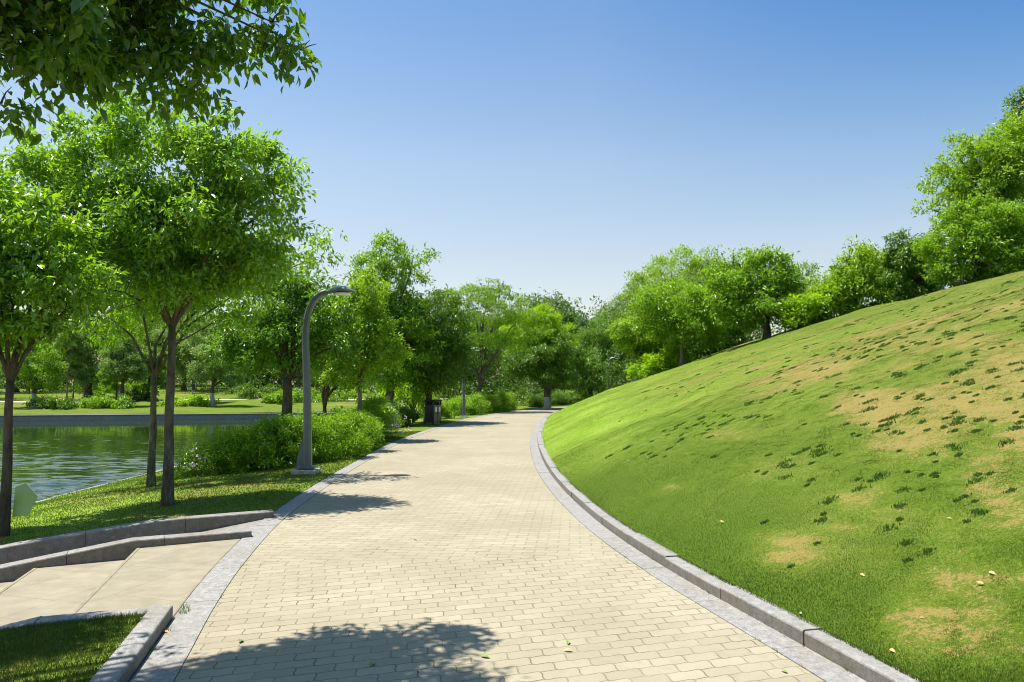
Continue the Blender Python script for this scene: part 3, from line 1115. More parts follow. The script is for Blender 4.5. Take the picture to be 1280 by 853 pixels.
# small lawn
n = 70000
y = 3.0 + 2.2 * RNG.random(n)
ex = np.interp(y, LP[:, 1], LP[:, 0])
x = ex - 0.145 - 2.4 * RNG.random(n)
k = ((np.column_stack([x, y]) - FRO0) @ np.array((-FROD[1], FROD[0])) > 0.14)
x, y = x[k], y[k]
t_ = seg_dist(np.column_stack([x, y]), LP_C)
blades('grass', x, y, planter_z(x, y, t_), bank_dry(x, y, t_) * 0.3, 0.024 + 0.014 * fbm(x * 2, y * 2, 2), 0.005, 'thick grass blades on the small lawn')

# dark tufts on the slope
cx, cy = [], []
for k in range(95):
    yy = 5 + 20 * RNG.random() ** 1.2
    kx = np.interp(yy, K_BACK[:, 1], K_BACK[:, 0])
    xx = kx + 1.0 + (0.74 * yy - kx) * RNG.random() ** 0.7
    for q_ in range(RNG.integers(2, 12)):
        cx.append(xx + RNG.normal() * 0.55)
        cy.append(yy + RNG.normal() * 0.35)
for (px, py, dd, nn, sp) in ((1150, 470, 12.5, 26, 1.0), (1080, 490, 13, 20, 0.9), (1220, 480, 11.5, 22, 0.8), (1000, 520, 14, 16, 1.0), (850, 600, 11.5, 14, 0.7), (1030, 640, 7.5, 12, 0.5), (1150, 590, 8, 14, 0.8)):
    p0 = at(px, py, dd)
    for q_ in range(nn):
        cx.append(p0[0] + RNG.normal() * sp)
        cy.append(p0[1] + RNG.normal() * sp * 0.6)
cx, cy = np.array(cx), np.array(cy)
kx = np.interp(cy, K_BACK[:, 1], K_BACK[:, 0])
k = (cx > kx + 0.35) & (cy > 3.2)
cx, cy = cx[k], cy[k]
sz = 0.28 + 0.85 * RNG.random(len(cx)) ** 2.2
per = 60
k = RNG.random(len(cx)) < np.where(cy > 13, 0.6, 0.9)
cx, cy, sz = cx[k], cy[k], sz[k]
x = (cx[:, None] + RNG.normal(size=(len(cx), per)) * 0.042 * sz[:, None]).ravel()
y = (cy[:, None] + RNG.normal(size=(len(cx), per)) * 0.034 * sz[:, None]).ravel()
h = np.repeat(0.014 + 0.015 * sz, per)
s = seg_dist(np.column_stack([x, y]), KB_C)
blades('grass_tufts', x, y, hill_z(x, y, s), np.zeros(len(x)), h, 0.010 + 0.0011 * y, 'scattered dark tufts of coarse grass on the slope', 'tuft', 0.9)

# weeds in the joints of kerbs and bands
wx_, wy_, ws_ = [], [], []
for (x0_, y0_, n_, sp_) in ((-2.36, 5.30, 45, .04), (-2.40, 5.40, 25, .03), (-2.30, 4.9, 16, .02), (-2.22, 4.55, 10, .02), (-2.95, 8.95, 30, .05)):
    for k in range(n_):
        wx_.append(x0_ + RNG.normal() * sp_ * .5); wy_.append(y0_ + RNG.normal() * sp_); ws_.append(1.0)
for k in range(26):
    yy = RNG.uniform(4.2, 16)
    p_ = np.array((np.interp(yy, R_band[:, 1], R_band[:, 0]), yy))
    for q_ in range(RNG.integers(3, 16)):
        wx_.append(p_[0] - .006 + RNG.normal() * .008); wy_.append(p_[1] + RNG.normal() * .03); ws_.append(.6)
for k in range(30):
    yy = RNG.uniform(4.2, 13)
    p_ = np.array((np.interp(yy, L_in[:, 1], L_in[:, 0]) if k % 2 else np.interp(yy, RP[:, 1], RP[:, 0]), yy))
    for q_ in range(RNG.integers(2, 9)):
        wx_.append(p_[0] + RNG.normal() * .008); wy_.append(p_[1] + RNG.normal() * .04); ws_.append(.35)
x, y = np.array(wx_), np.array(wy_)
blades('weeds', x, y, np.full(len(x), 0.008), np.zeros(len(x)), 0.030 * np.array(ws_), 0.005, 'small weeds growing in the joints of the kerbs', fresh=np.ones(len(x)) * .5)

# ------------------------------------------------------------------ leaves, trees, shrubs


def unit(v):
    return v / (np.linalg.norm(v, axis=-1, keepdims=True) + 1e-9)


def leaf_mesh(name, P, D, Nn, L, Wd, mat, rng, fine=False, fold=0.18):
    """leaf blades folded along the midrib: P base, D direction, Nn face normal"""
    n = len(P)
    D = unit(D)
    Sd = unit(np.cross(D, Nn))
    U = np.cross(Sd, D)
    L = L[:, None]
    Wd = Wd[:, None]
    v = rng.random(n)
    if not fine:
        V = np.empty((n, 4, 3), np.float32)
        V[:, 0] = P
        V[:, 1] = P + D * L * 0.45 + Sd * Wd * 0.5 + U * Wd * fold
        V[:, 2] = P + D * L - U * L * 0.10
        V[:, 3] = P + D * L * 0.45 - Sd * Wd * 0.5 + U * Wd * fold
        b = np.arange(n)[:, None] * 4
        f = np.concatenate([b + [0, 1, 2], b + [0, 2, 3]])
        k = 4
    else:
        V = np.empty((n, 8, 3), np.float32)
        V[:, 0] = P
        V[:, 1] = P + D * L * 0.28 + Sd * Wd * 0.44 + U * Wd * fold
        V[:, 2] = P + D * L * 0.62 + Sd * Wd * 0.42 + U * (Wd * fold - L * 0.05)
        V[:, 3] = P + D * L - U * L * 0.20
        V[:, 4] = P + D * L * 0.62 - Sd * Wd * 0.42 + U * (Wd * fold - L * 0.05)
        V[:, 5] = P + D * L * 0.28 - Sd * Wd * 0.44 + U * Wd * fold
        V[:, 6] = P + D * L * 0.28
        V[:, 7] = P + D * L * 0.62 - U * L * 0.06
        b = np.arange(n)[:, None] * 8
        f4 = np.concatenate([b + [6, 1, 2, 7], b + [5, 6, 7, 4]])
        f3 = np.concatenate([b + [0, 1, 6], b + [0, 6, 5], b + [7, 2, 3], b + [4, 7, 3]])
        return raw_mesh(name, V.reshape(-1, 3), [f4, f3], mat, True, {'v': np.repeat(v, 8)})
    return raw_mesh(name, V.reshape(-1, 3), f, mat, False, {'v': np.repeat(v, k)})


def crown_mesh(name, blobs, nl, L, mat, rng, sub=32, subr=0.28, droop=0.45, aspect=0.42, per=7, fine=False, flat=0.68, upn=0.8, shell=0.55, stray=0.07):
    """foliage: blobs (c, r) -> smaller clumps near their skin -> twigs -> leaves"""
    w = np.array([(r[0] * r[1] * r[2]) ** (2 / 3) for c, r in blobs])
    w /= w.sum()
    SC_, SR_, OD_ = [], [], []
    for (c, r), wk in zip(blobs, w):
        k = max(5, int(sub * len(blobs) * wk))
        d = unit(rng.normal(size=(k, 3)))
        rr = rng.uniform(shell, 1.0, k)[:, None]
        SC_.append(np.array(c) + d * np.array(r) * rr)
        m = (r[0] * r[1] * r[2]) ** (1 / 3) * subr
        SR_.append(m * rng.uniform(0.6, 1.3, k))
        OD_.append(d)
    SC_, SR_, OD_ = np.concatenate(SC_), np.concatenate(SR_), np.concatenate(OD_)
    nt = max(10, nl // per)
    pw = SR_ ** 2
    idx = rng.choice(len(SC_), nt, p=pw / pw.sum())
    d = unit(rng.normal(size=(nt, 3)) + np.array((0, 0, 0.25)))
    rad_ = rng.random(nt) ** 0.45
    T = SC_[idx] + d * SR_[idx][:, None] * rad_[:, None] * np.array((1.12, 1.12, 0.78 * flat))
    far_ = rng.random(nt) < stray
    T = T + np.where(far_, rng.uniform(0.3, 0.9, nt) * SR_[idx], 0)[:, None] * unit(OD_[idx] + d * 0.4 + np.array((0, 0, 0.2)))
    O = unit(d * 0.7 + OD_[idx] * 0.5 + np.array((0, 0, 0.1)))
    P = np.repeat(T, per, 0) + rng.normal(size=(nt * per, 3)) * L * 0.55
    Od = np.repeat(O, per, 0)
    rnd = unit(rng.normal(size=(nt * per, 3)))
    D = unit(Od * 0.6 + rnd * 0.85 + np.array((0, 0, -droop)))
    Nn = unit(np.array((0, 0, 1)) * upn + Od * 0.8 + rng.normal(size=(nt * per, 3)) * 0.48)
    Ls = L * rng.uniform(0.65, 1.2, nt * per)
    return leaf_mesh(name, P, D, Nn, Ls, Ls * aspect, mat, rng, fine), SC_


def limb_pts(a, b, rng, sag=0.12, n=6):
    a, b = np.array(a, float), np.array(b, float)
    L = np.linalg.norm(b - a)
    out = []
    for t in np.linspace(0, 1, n):
        p = a + (b - a) * t
        p[2] += math.sin(PI * t) * L * sag * 0.3 + 0
        p[:2] -= (b - a)[:2] * math.sin(PI * t) * 0.16
        p += rng.normal(size=3) * L * 0.018 * (0 < t < 1)
        out.append(p)
    return out


TREE_N = [0]


def tree(label, base, d, blobs, fork, r0, nl, L, leaf, bark='bark', group=None, ground=None, stems=1, depth=1.0, name='tree', top=None, lean=(0, 0), limbs=9, seed=None, **kw):
    """base (px,) foot column; blobs [(px, py, rx_px, ry_px[, dy])] at distance d; fork = fork height in metres"""
    TREE_N[0] += 1
    rng = np.random.default_rng(seed or 100 + TREE_N[0])
    kx_, kz_ = (1.15, 1.18) if group == 'trees on the crest of the slope' else (1.08, 1.14)
    X = at(base, 480, d)[0]
    gz_ = ground(X, d)
    loc = np.array((X, d, gz_))
    e = empty(name, tuple(loc), label, 'tree', group)
    bl = []
    for b in blobs:
        dy = b[4] if len(b) > 4 else 0.0
        yy = d + dy
        c = at(b[0], b[1], yy) - loc
        sx = yy / F
        rx, rz = b[2] * sx * kx_, b[3] * sx * kz_
        bl.append((c, (rx, rx * depth, rz)))
    if d > 38: kw.setdefault('stray', 0.02)
    fine_ = 0.82 if d > 38 else 1.0          # far crowns: smaller leaves, more of them
    if leaf == 'leaf_mid': leaf = ('leaf_mid', 'leaf_fresh', 'leaf_mid', 'leaf_fresh', 'leaf_deep')[TREE_N[0] % 5]
    me, sc_ = crown_mesh('crown', bl, int(nl * 1.5 / fine_ ** 2), L * 1.08 * fine_, M[leaf], rng, **kw)
    link('crown', me, e)
    mb = MB()
    cen = np.mean([c for c, r in bl], axis=0)
    zs = np.linspace(-0.12, fork, 7)
    for st in range(stems):
        ox = (rng.uniform(-1, 1) * r0 * 1.6, rng.uniform(-1, 1) * r0 * 1.2) if stems > 1 else (0, 0)
        tx = np.array((lean[0], lean[1])) + np.array(ox) * (2.5 if stems > 1 else 0)
        rr = r0 * (0.62 if stems > 1 else 1)
        pts = [(ox[0] + tx[0] * t ** 1.4 + rng.normal() * r0 * 0.10, ox[1] + tx[1] * t ** 1.4 + rng.normal() * r0 * 0.10, z) for t, z in zip(np.linspace(0, 1, 7), zs)]
        rs = [rr * (1.35 if k == 0 else 1.12 if k == 1 else 1.0) * (1 - 0.06 * k) for k in range(7)]
        mb.tube(pts, rs, 10, 0.05)
        f = np.array(pts[-1])
        f0 = f - np.array((0, 0, r0 * 0.6))
        order = rng.permutation(len(bl))
        per_ = max(2, limbs // stems)
        for k in range(per_):
            c, r = bl[order[k % len(bl)]]
            tgt = np.array(c) + rng.uniform(-0.45, 0.45, 3) * np.array(r)
            if tgt[2] < f[2] + 0.1: tgt[2] = f[2] + 0.15 + abs(rng.normal()) * 0.3
            ps = limb_pts(f0, tgt, rng)
            q = rr * rng.uniform(0.32, 0.52)
            mb.tube(ps, list(np.linspace(q, q * 0.22, len(ps))), 7, 0.03)
            for w_ in range(3):
                a0 = ps[rng.integers(2, len(ps))]
                b0 = a0 + unit(rng.normal(size=3) + np.array((0, 0, .3))) * np.mean(r) * 0.7
                mb.tube(limb_pts(a0, b0, rng, n=4), list(np.linspace(q * 0.32, q * 0.10, 4)), 5)
    link('trunk', mb.mesh('trunk', M[bark], True), e)
    return e


flat0 = lambda x, y: 0.0
land = lambda x, y: float(land_z(np.array([x]), np.array([y]))[0])

NEARG = 'young trees on the lake lawn'
# the three near trees on the lawn
tree('young tree at the far left standing beside the floodlight, forking low', 12, 8.75,
     [(-10, 250, 55, 38), (-70, 300, 70, 60), (35, 300, 62, 48), (-15, 345, 70, 48), (75, 345, 52, 40), (25, 392, 62, 34), (-60, 400, 60, 40), (105, 378, 34, 24), (62, 410, 30, 20)],
     1.85, 0.066, 13500, 0.098, 'leaf_waxy', 'bark', NEARG, bank_at, limbs=7, droop=0.5, sub=24, subr=0.30, flat=0.62, seed=11)
tree('tallest near tree, slim trunk rising from the lawn closest to the steps', 213, 10.26,
     [(70, 208, 44, 34), (38, 245, 42, 32), (64, 182, 34, 24), (172, 162, 52, 34), (168, 142, 42, 22), (120, 172, 46, 34), (262, 182, 56, 30), (112, 215, 60, 48), (225, 218, 75, 50), (300, 212, 58, 42), (345, 230, 36, 42), (140, 285, 72, 52), (235, 290, 82, 55), (322, 285, 52, 42),
      (85, 270, 46, 42), (95, 335, 34, 24), (232, 350, 72, 34), (160, 355, 48, 26), (310, 335, 44, 28)],
     2.55, 0.074, 27000, 0.098, 'leaf_waxy', 'bark_patch', NEARG, bank_at, limbs=8, droop=0.5, sub=24, subr=0.30, flat=0.62, seed=12)
tree('young tree with flaking white paint on its trunk, just behind the tallest near tree', 192, 12.96,
     [(395, 312, 28, 28), (350, 320, 50, 38), (290, 370, 55, 36), (215, 380, 55, 36), (140, 395, 48, 32), (345, 285, 36, 24), (80, 370, 40, 34), (190, 320, 60, 50), (265, 325, 50, 45), (250, 325, 60, 50, 1.6), (185, 350, 60, 45, 1.7)],
     2.0, 0.070, 14500, 0.10, 'leaf_waxy', 'bark_patch', NEARG, bank_at, limbs=7, droop=0.5, sub=24, subr=0.30, flat=0.62, seed=13)

# the tree whose branches hang into the picture from the left
rng = np.random.default_rng(5)
eo = empty('tree', (-4.6, 3.7, bank_at(-4.6, 3.7)), 'broad-leaved tree at the near left whose branches hang over the small lawn', 'tree')
ez = eo.location.z
blobs_w = []
for (px, py, rx, ry, Y) in ((60, 30, 90, 60, 3.9), (110, 85, 80, 45, 4.5), (20, 100, 60, 55, 4.2), (190, 50, 70, 55, 4.8), (215, 112, 50, 36, 5.0), (262, 140, 36, 28, 5.05), (280, 50, 55, 50, 4.9),
                            (340, 45, 42, 42, 5.0), (378, 80, 22, 26, 5.05), (300, -30, 70, 40, 4.9), (150, -50, 120, 60, 4.5), (20, -60, 140, 70, 4.0), (230, -100, 110, 60, 4.3), (-60, 30, 80, 60, 3.8),
                            (90, -170, 160, 80, 4.2), (-150, -60, 140, 100, 3.6), (355, 5, 36, 32, 5.0), (240, 75, 60, 40, 4.8), (0, 150, 30, 24, 4.6), (-120, 90, 80, 60, 4.7), (-190, 30, 100, 80, 4.8), (-70, 110, 60, 45, 4.75)):
    c = at(px, py, Y) - np.array(eo.location)
    sx = Y / F
    blobs_w.append((c, (rx * sx, rx * sx * 0.95, ry * sx)))
rng = np.random.default_rng(6)
me, sc_ = crown_mesh('crown', blobs_w, 25000, 0.090, M['leaf_over'], rng, sub=20, subr=0.34, droop=0.75, aspect=0.46, per=6, fine=True, upn=0.6, shell=0.3)
link('crown', me, eo)
mb = MB()
mb.tube([(0, 0, -.1), (0.02, 0, .6), (0, .03, 1.2), (.03, .05, 2.1), (.05, .08, 2.75)], [.16, .13, .12, .115, .11], 12, 0.04)
f0 = np.array((.05, .08, 2.6))
for k, (c, r) in enumerate(blobs_w):
    ps = limb_pts(f0, np.array(c) + np.array((0, 0, 0.1)), rng, 0.9, 7)
    mb.tube(ps, list(np.linspace(0.034, 0.005, 7)), 7, 0.04)
    for w_ in range(5):
        a0 = ps[rng.integers(3, 7)]
        b0 = a0 + unit(rng.normal(size=3)) * r[0] * 0.9
        mb.tube(limb_pts(a0, b0, rng, n=4), [0.008, 0.006, 0.004, 0.002], 5)
link('trunk', mb.mesh('trunk', M['bark'], True), eo)

# trees along the left side of the path
HEDG = 'trees behind the hedge along the path'
bank_far = lambda x, y: max(-0.4, bank_at(x, y)) if y < 46 else land(x, y)
tree('round tree with a thick brown trunk directly behind the near street lamp', 359, 18.0,
     [(345, 385, 46, 34), (392, 395, 40, 34), (350, 432, 55, 30), (305, 425, 36, 30), (415, 430, 30, 30), (370, 355, 34, 22), (400, 365, 26, 22)],
     1.9, 0.16, 13000, 0.115, 'leaf_mid', 'bark', HEDG, bank_far)
tree('vase-shaped small tree with thin dark forking stems by the lake corner', 406, 22.0,
     [(412, 415, 30, 30), (435, 440, 28, 24), (395, 440, 28, 22), (425, 390, 24, 24)], 1.0, 0.09, 7000, 0.125, 'leaf_mid', 'bark', HEDG, bank_far, limbs=12)
tree('slender tree with a thin pale trunk rising out of the bright hedge', 450, 21.0,
     [(450, 400, 32, 36), (440, 445, 34, 26), (465, 365, 24, 26), (478, 430, 26, 30), (430, 470, 26, 16)], 1.6, 0.085, 9000, 0.12, 'leaf_mid', 'bark_pale', HEDG, bank_far)
tree('tall dark tree with a broken open top and white painted foot', 487, 29.0,
     [(480, 306, 30, 15), (515, 318, 24, 18), (468, 345, 34, 28), (508, 352, 26, 22), (452, 375, 20, 34), (470, 405, 42, 36), (500, 430, 38, 36), (445, 430, 26, 36), (520, 395, 28, 28), (480, 460, 44, 22)],
     2.2, 0.22, 17000, 0.15, 'leaf_mid', 'bark_white', HEDG, bank_far, limbs=12)
tree('dense dome-shaped dark evergreen tree behind the litter bin', 536, 30.5,
     [(548, 388, 34, 24), (520, 415, 32, 34), (566, 420, 24, 40), (540, 450, 42, 34), (560, 465, 28, 24), (510, 450, 28, 28), (540, 420, 38, 34)],
     1.2, 0.2, 19000, 0.14, 'leaf_dark', 'bark', HEDG, bank_far, sub=40, subr=0.28)
tree('low broad tree with flat layers of bright leaves, left of the litter bin', 516, 32.0,
     [(505, 478, 20, 4), (530, 486, 22, 4), (520, 468, 18, 3), (492, 490, 16, 5), (540, 476, 14, 4), (512, 496, 20, 5)], 0.5, 0.07, 1700, 0.16, 'leaf_lime', 'bark', HEDG, bank_far, flat=0.4, sub=12)
tree('spreading feathery tree with long leaning bare limbs beyond the second lamp', 590, 42.0,
     [(590, 368, 40, 9), (630, 378, 34, 9), (570, 385, 26, 10), (650, 395, 30, 9), (610, 398, 45, 9), (665, 415, 28, 9), (600, 425, 36, 10), (635, 428, 34, 9), (590, 450, 26, 9), (618, 355, 22, 6)],
     1.6, 0.17, 8500, 0.15, 'leaf_mid', 'bark_white', HEDG, bank_far, lean=(0.5, 0), limbs=9, flat=0.45, sub=34, subr=0.3)
tree('dark tree with a flat lime green top at the bend of the path', 684, 47.0,
     [(680, 452, 34, 22), (655, 455, 26, 18), (700, 440, 20, 24), (690, 470, 28, 14)], 1.6, 0.27, 9000, 0.2, 'leaf_dark', 'bark_white', HEDG, bank_far)
tree('flat-topped lime green tree overhanging the bend of the path', 686, 48.5,
     [(672, 398, 30, 9), (650, 410, 24, 8), (692, 412, 24, 9), (705, 428, 16, 9), (668, 420, 34, 9), (650, 435, 20, 8), (690, 432, 22, 8), (680, 388, 18, 6)],
     2.2, 0.14, 12000, 0.17, 'leaf_lime', 'bark', HEDG, bank_far, flat=0.5, limbs=12, sub=34, subr=0.3)
tree('tall dark tree showing above the lime green flat top', 690, 60.0,
     [(673, 383, 16, 16), (698, 388, 18, 18), (690, 410, 30, 26), (715, 408, 14, 18), (712, 440, 16, 24), (680, 440, 30, 26)], 3.0, 0.3, 9000, 0.26, 'leaf_dark', 'bark', HEDG, bank_far)

# trees on and beyond the hill
HILG = 'trees on the crest of the slope'
far_r = lambda x, y: max(0.0, hill_at(x, y))
tree('drooping bright tree where the slope meets the bend of the path', 738, 57.0,
     [(738, 440, 28, 26), (762, 415, 26, 20), (722, 465, 16, 24), (750, 458, 34, 26), (722, 485, 14, 12), (775, 440, 26, 26)], 1.2, 0.25, 13000, 0.2, 'leaf_mid', 'bark', HILG, flat0, droop=0.9)
tree('pale feathery tree showing behind the others at the low end of the slope', 785, 62.0,
     [(790, 385, 26, 22), (765, 395, 22, 18), (810, 375, 30, 22), (780, 425, 34, 26)], 3.0, 0.25, 8000, 0.24, 'leaf_pale', 'bark', HILG, flat0)
tree('low layered tree with a stout white painted trunk beside the third lamp', 797, 40.0,
     [(806, 428, 28, 12), (790, 432, 16, 8), (826, 420, 28, 14), (796, 412, 28, 12), (785, 418, 18, 9), (818, 445, 22, 9)], 1.3, 0.17, 8500, 0.19, 'leaf_mid', 'bark_white', HILG, far_r, flat=0.6)
tree('slender forked tree with a thin bare trunk, right of the white painted one', 853, 36.0,
     [(850, 378, 46, 20), (825, 398, 34, 18), (882, 390, 34, 22), (850, 412, 44, 16), (812, 378, 22, 16), (890, 415, 24, 14)], 1.6, 0.12, 10500, 0.18, 'leaf_mid', 'bark_pale', HILG, far_r, limbs=12)
tree('big rounded tree rising highest behind the slender forked tree', 850, 47.0,
     [(850, 340, 42, 24), (872, 325, 28, 14), (815, 362, 34, 24), (885, 350, 34, 28), (850, 380, 55, 30), (800, 390, 26, 22), (870, 420, 46, 24)], 2.2, 0.28, 17000, 0.19, 'leaf_mid', 'bark', HILG, far_r)
tree('dark shaded tree standing between the slender forked and the low forking tree', 897, 40.0,
     [(900, 375, 32, 34), (905, 345, 22, 20), (895, 415, 38, 22), (925, 400, 28, 26)], 1.3, 0.18, 11000, 0.18, 'leaf_dark', 'bark', HILG, far_r)
tree('dark-stemmed tree forking low on the ridge, with one twig standing above its crown', 960, 33.0,
     [(950, 345, 40, 24), (915, 358, 30, 28), (978, 365, 24, 28), (940, 382, 42, 20), (921, 325, 9, 13), (985, 345, 16, 16), (965, 330, 22, 12), (912, 390, 22, 16)],
     1.0, 0.19, 12000, 0.18, 'leaf_mid', 'bark', HILG, far_r, limbs=12)
tree('faint grey green far tree glimpsed between two nearer crowns on the ridge', 1012, 66.0, [(1010, 343, 20, 12), (1020, 368, 26, 18), (1000, 385, 26, 20)], 3, 0.2, 4200, 0.26, 'leaf_pale', 'bark', HILG, far_r)
tree('small lime green tree low on the ridge, next to the dark-stemmed one', 1012, 31.5, [(1012, 385, 28, 11), (1030, 372, 20, 12), (1000, 398, 24, 8)], 0.7, 0.1, 5000, 0.17, 'leaf_lime', 'bark', HILG, far_r, flat=0.6)
tree('broad bushy tree with bright layers near the middle of the ridge', 1068, 32.0,
     [(1075, 335, 34, 18), (1050, 360, 34, 18), (1102, 350, 34, 22), (1085, 375, 44, 18), (1040, 385, 34, 12), (1085, 318, 22, 11), (1120, 375, 20, 16), (1065, 305, 14, 7)],
     0.9, 0.15, 15000, 0.16, 'leaf_mid', 'bark', HILG, far_r, flat=0.7)
tree('dark narrow tree wedged between the broad bushy and the layered tree', 1150, 30.5,
     [(1140, 325, 24, 24), (1155, 345, 24, 26), (1122, 340, 20, 22), (1165, 310, 18, 18), (1145, 370, 28, 16), (1130, 300, 16, 10)], 0.8, 0.14, 11000, 0.15, 'leaf_dark', 'bark', HILG, far_r)
tree('dense dome of bright layered leaves low on the ridge', 1225, 24.5,
     [(1220, 280, 42, 24), (1195, 300, 32, 26), (1248, 295, 38, 28), (1220, 325, 50, 24), (1262, 335, 34, 20), (1190, 335, 28, 18), (1235, 350, 40, 10)],
     0.7, 0.15, 17000, 0.135, 'leaf_mid', 'bark', HILG, far_r, flat=0.6, sub=40, subr=0.27)
tree('tallest open tree at the right end of the ridge, arms reaching over the dome', 1245, 29.5,
     [(1180, 228, 28, 18), (1205, 205, 32, 18), (1222, 180, 26, 20), (1250, 195, 34, 34), (1262, 165, 22, 22), (1240, 235, 44, 34), (1275, 215, 34, 50), (1170, 258, 20, 12), (1195, 250, 28, 18), (1282, 150, 24, 24), (1275, 275, 34, 36)],
     2.4, 0.19, 16000, 0.16, 'leaf_mid', 'bark', HILG, far_r, limbs=14)
tree('dark treetop at the very edge showing above the tallest open tree', 1290, 36.0, [(1278, 125, 18, 13), (1300, 140, 36, 30), (1305, 200, 40, 50)], 4.0, 0.2, 7000, 0.18, 'leaf_dark', 'bark', HILG, far_r)
tree('shaded evergreen at the right edge with dark foliage down to the grass', 1283, 25.5, [(1285, 325, 20, 22), (1300, 290, 34, 50), (1290, 345, 20, 12)], 1.0, 0.16, 7000, 0.15, 'leaf_dark', 'bark', HILG, far_r)

# trees across the lake
ACR = 'trees across the lake'
far_list = [  # foot px, distance, blobs, trunk radius, leaf, bark, label
    (-30, 62, [(-30, 430, 50, 40), (0, 460, 40, 24), (-50, 390, 40, 40)], .22, 'leaf_mid', 'bark', 'bushy tree at the left edge of the far bank'),
    (43, 52, [(45, 455, 34, 18), (30, 435, 30, 20), (62, 468, 24, 14)], .2, 'leaf_mid', 'bark_white', 'low tree with a short white painted trunk on the far bank, leftmost of its kind'),
    (84, 60, [(88, 440, 18, 30), (95, 415, 16, 24)], .07, 'leaf_pale', 'bark_pale', 'thin pale sapling with a light crown across the lake'),
    (92, 61, [(102, 460, 14, 22), (92, 430, 14, 26)], .07, 'leaf_pale', 'bark_pale', 'thin leaning sapling beside the thin pale one across the lake'),
    (110, 64, [(115, 440, 20, 30), (118, 400, 16, 40), (112, 470, 20, 18), (122, 370, 12, 30)], .42, 'leaf_dark', 'bark', 'dark conical tree with a wide flared foot across the lake'),
    (153, 53, [(155, 450, 22, 20), (150, 432, 18, 16), (166, 462, 18, 14)], .2, 'leaf_pale', 'bark_white', 'round pale tree with a tall white painted foot across the lake'),
    (146, 58, [(140, 470, 12, 14), (148, 455, 12, 14)], .08, 'leaf_mid', 'bark', 'thin dark stem leaning beside the round pale tree across the lake'),
    (186, 60, [(190, 455, 18, 22), (178, 440, 16, 20)], .12, 'leaf_dark', 'bark', 'shaded tree behind the trunks of the near pair across the lake'),
    (242, 58, [(238, 455, 20, 18), (250, 440, 20, 20), (230, 440, 18, 16)], .16, 'leaf_pale', 'bark_white', 'pale tree with a greyish painted foot across the lake'),
    (266, 54, [(266, 450, 24, 22), (280, 440, 20, 18), (256, 465, 18, 14), (290, 465, 18, 16)], .18, 'leaf_pale', 'bark_white', 'pale silvery tree with a bright white foot nearest to the lake wall'),
    (308, 66, [(300, 450, 24, 24), (318, 440, 22, 26), (310, 420, 24, 24)], .17, 'leaf_mid', 'bark_white', 'tree with a small white foot rising out of a round dark bush across the lake'),
    (373, 64, [(372, 440, 26, 24), (390, 455, 22, 22), (360, 425, 24, 22)], .2, 'leaf_mid', 'bark_white', 'white-footed tree across the lake behind the near lamp'),
    (20, 78, [(15, 400, 46, 40), (50, 420, 34, 34), (20, 440, 50, 30)], .3, 'leaf_mid', 'bark', 'big green tree standing far back across the lake at the left'),
    (70, 84, [(70, 400, 38, 44), (95, 390, 30, 34), (75, 440, 40, 30)], .3, 'leaf_pale', 'bark', 'big pale tree standing far back behind the saplings across the lake'),
    (160, 86, [(150, 400, 36, 44), (175, 420, 30, 34), (160, 445, 40, 24)], .3, 'leaf_mid', 'bark', 'big tree standing far back behind the round pale tree'),
    (230, 82, [(225, 410, 34, 40), (250, 420, 34, 36), (235, 445, 36, 24)], .3, 'leaf_pale', 'bark', 'big pale tree standing far back behind the tallest near trunk'),
    (290, 88, [(285, 410, 34, 38), (310, 405, 30, 36), (295, 445, 36, 24)], .3, 'leaf_mid', 'bark', 'big tree standing far back behind the round dark bush'),
    (350, 84, [(350, 405, 36, 36), (330, 430, 30, 30), (370, 440, 34, 26)], .3, 'leaf_dark', 'bark', 'dark tree standing far back behind the thick brown trunk'),
    (420, 80, [(420, 420, 34, 40), (445, 440, 30, 30), (400, 445, 30, 26)], .3, 'leaf_mid', 'bark', 'big tree standing far back beyond the lake corner'),
]
for fx_, dd, bl, r_, lf, bk, lab in far_list:
    tree(lab, fx_, dd, bl, 1.6 if dd < 70 else 2.4, r_, 5200 if dd < 70 else 7000, 0.20 if dd < 70 else 0.27, lf, bk, ACR, land, limbs=6, sub=18)

# far-off wood closing the view
rng = np.random.default_rng(77)
wb = []
for k in range(120):
    x = rng.uniform(-105, 30)
    y = rng.uniform(92, 108)
    h = rng.uniform(7.0, 12.0)
    wb.append(((x, y, 0.9 + h * 0.62), (rng.uniform(3, 5), 3, h * 0.60)))
for k in range(110):
    wb.append(((rng.uniform(-105, 30), rng.uniform(86, 92), 2.6), (2.6, 1.6, 2.2)))
for k in range(90):
    wb.append(((rng.uniform(-75, -6), rng.uniform(75, 80), rng.uniform(1.6, 2.6)), (2.0, 1.4, rng.uniform(1.6, 2.4))))
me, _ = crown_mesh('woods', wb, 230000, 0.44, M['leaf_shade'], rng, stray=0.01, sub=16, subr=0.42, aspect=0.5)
tag(link('woods', me), 'far dark wood closing the view behind the lake', 'woods', kind='stuff')
wb = []
for k in range(26):
    x = rng.uniform(-9, 16)
    y = rng.uniform(64, 74)
    h = rng.uniform(3.5, 6.5)
    wb.append(((x, y, 0.3 + h * 0.6), (rng.uniform(1.5, 2.6), 2, h * 0.7)))
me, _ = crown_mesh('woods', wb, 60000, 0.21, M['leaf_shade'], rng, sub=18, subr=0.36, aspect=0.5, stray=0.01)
tag(link('woods', me), 'dark wood closing the view beyond the bend of the path', 'woods', kind='stuff')
wb = []
for k in range(34):
    y = rng.uniform(33, 62)
    x = rng.uniform(-8.2, -5.6) + np.interp(y, [33, 46, 62], [0, 3.2, 12])
    wb.append(((x, y, 0.7), (1.2, 1.4, rng.uniform(0.9, 1.7))))
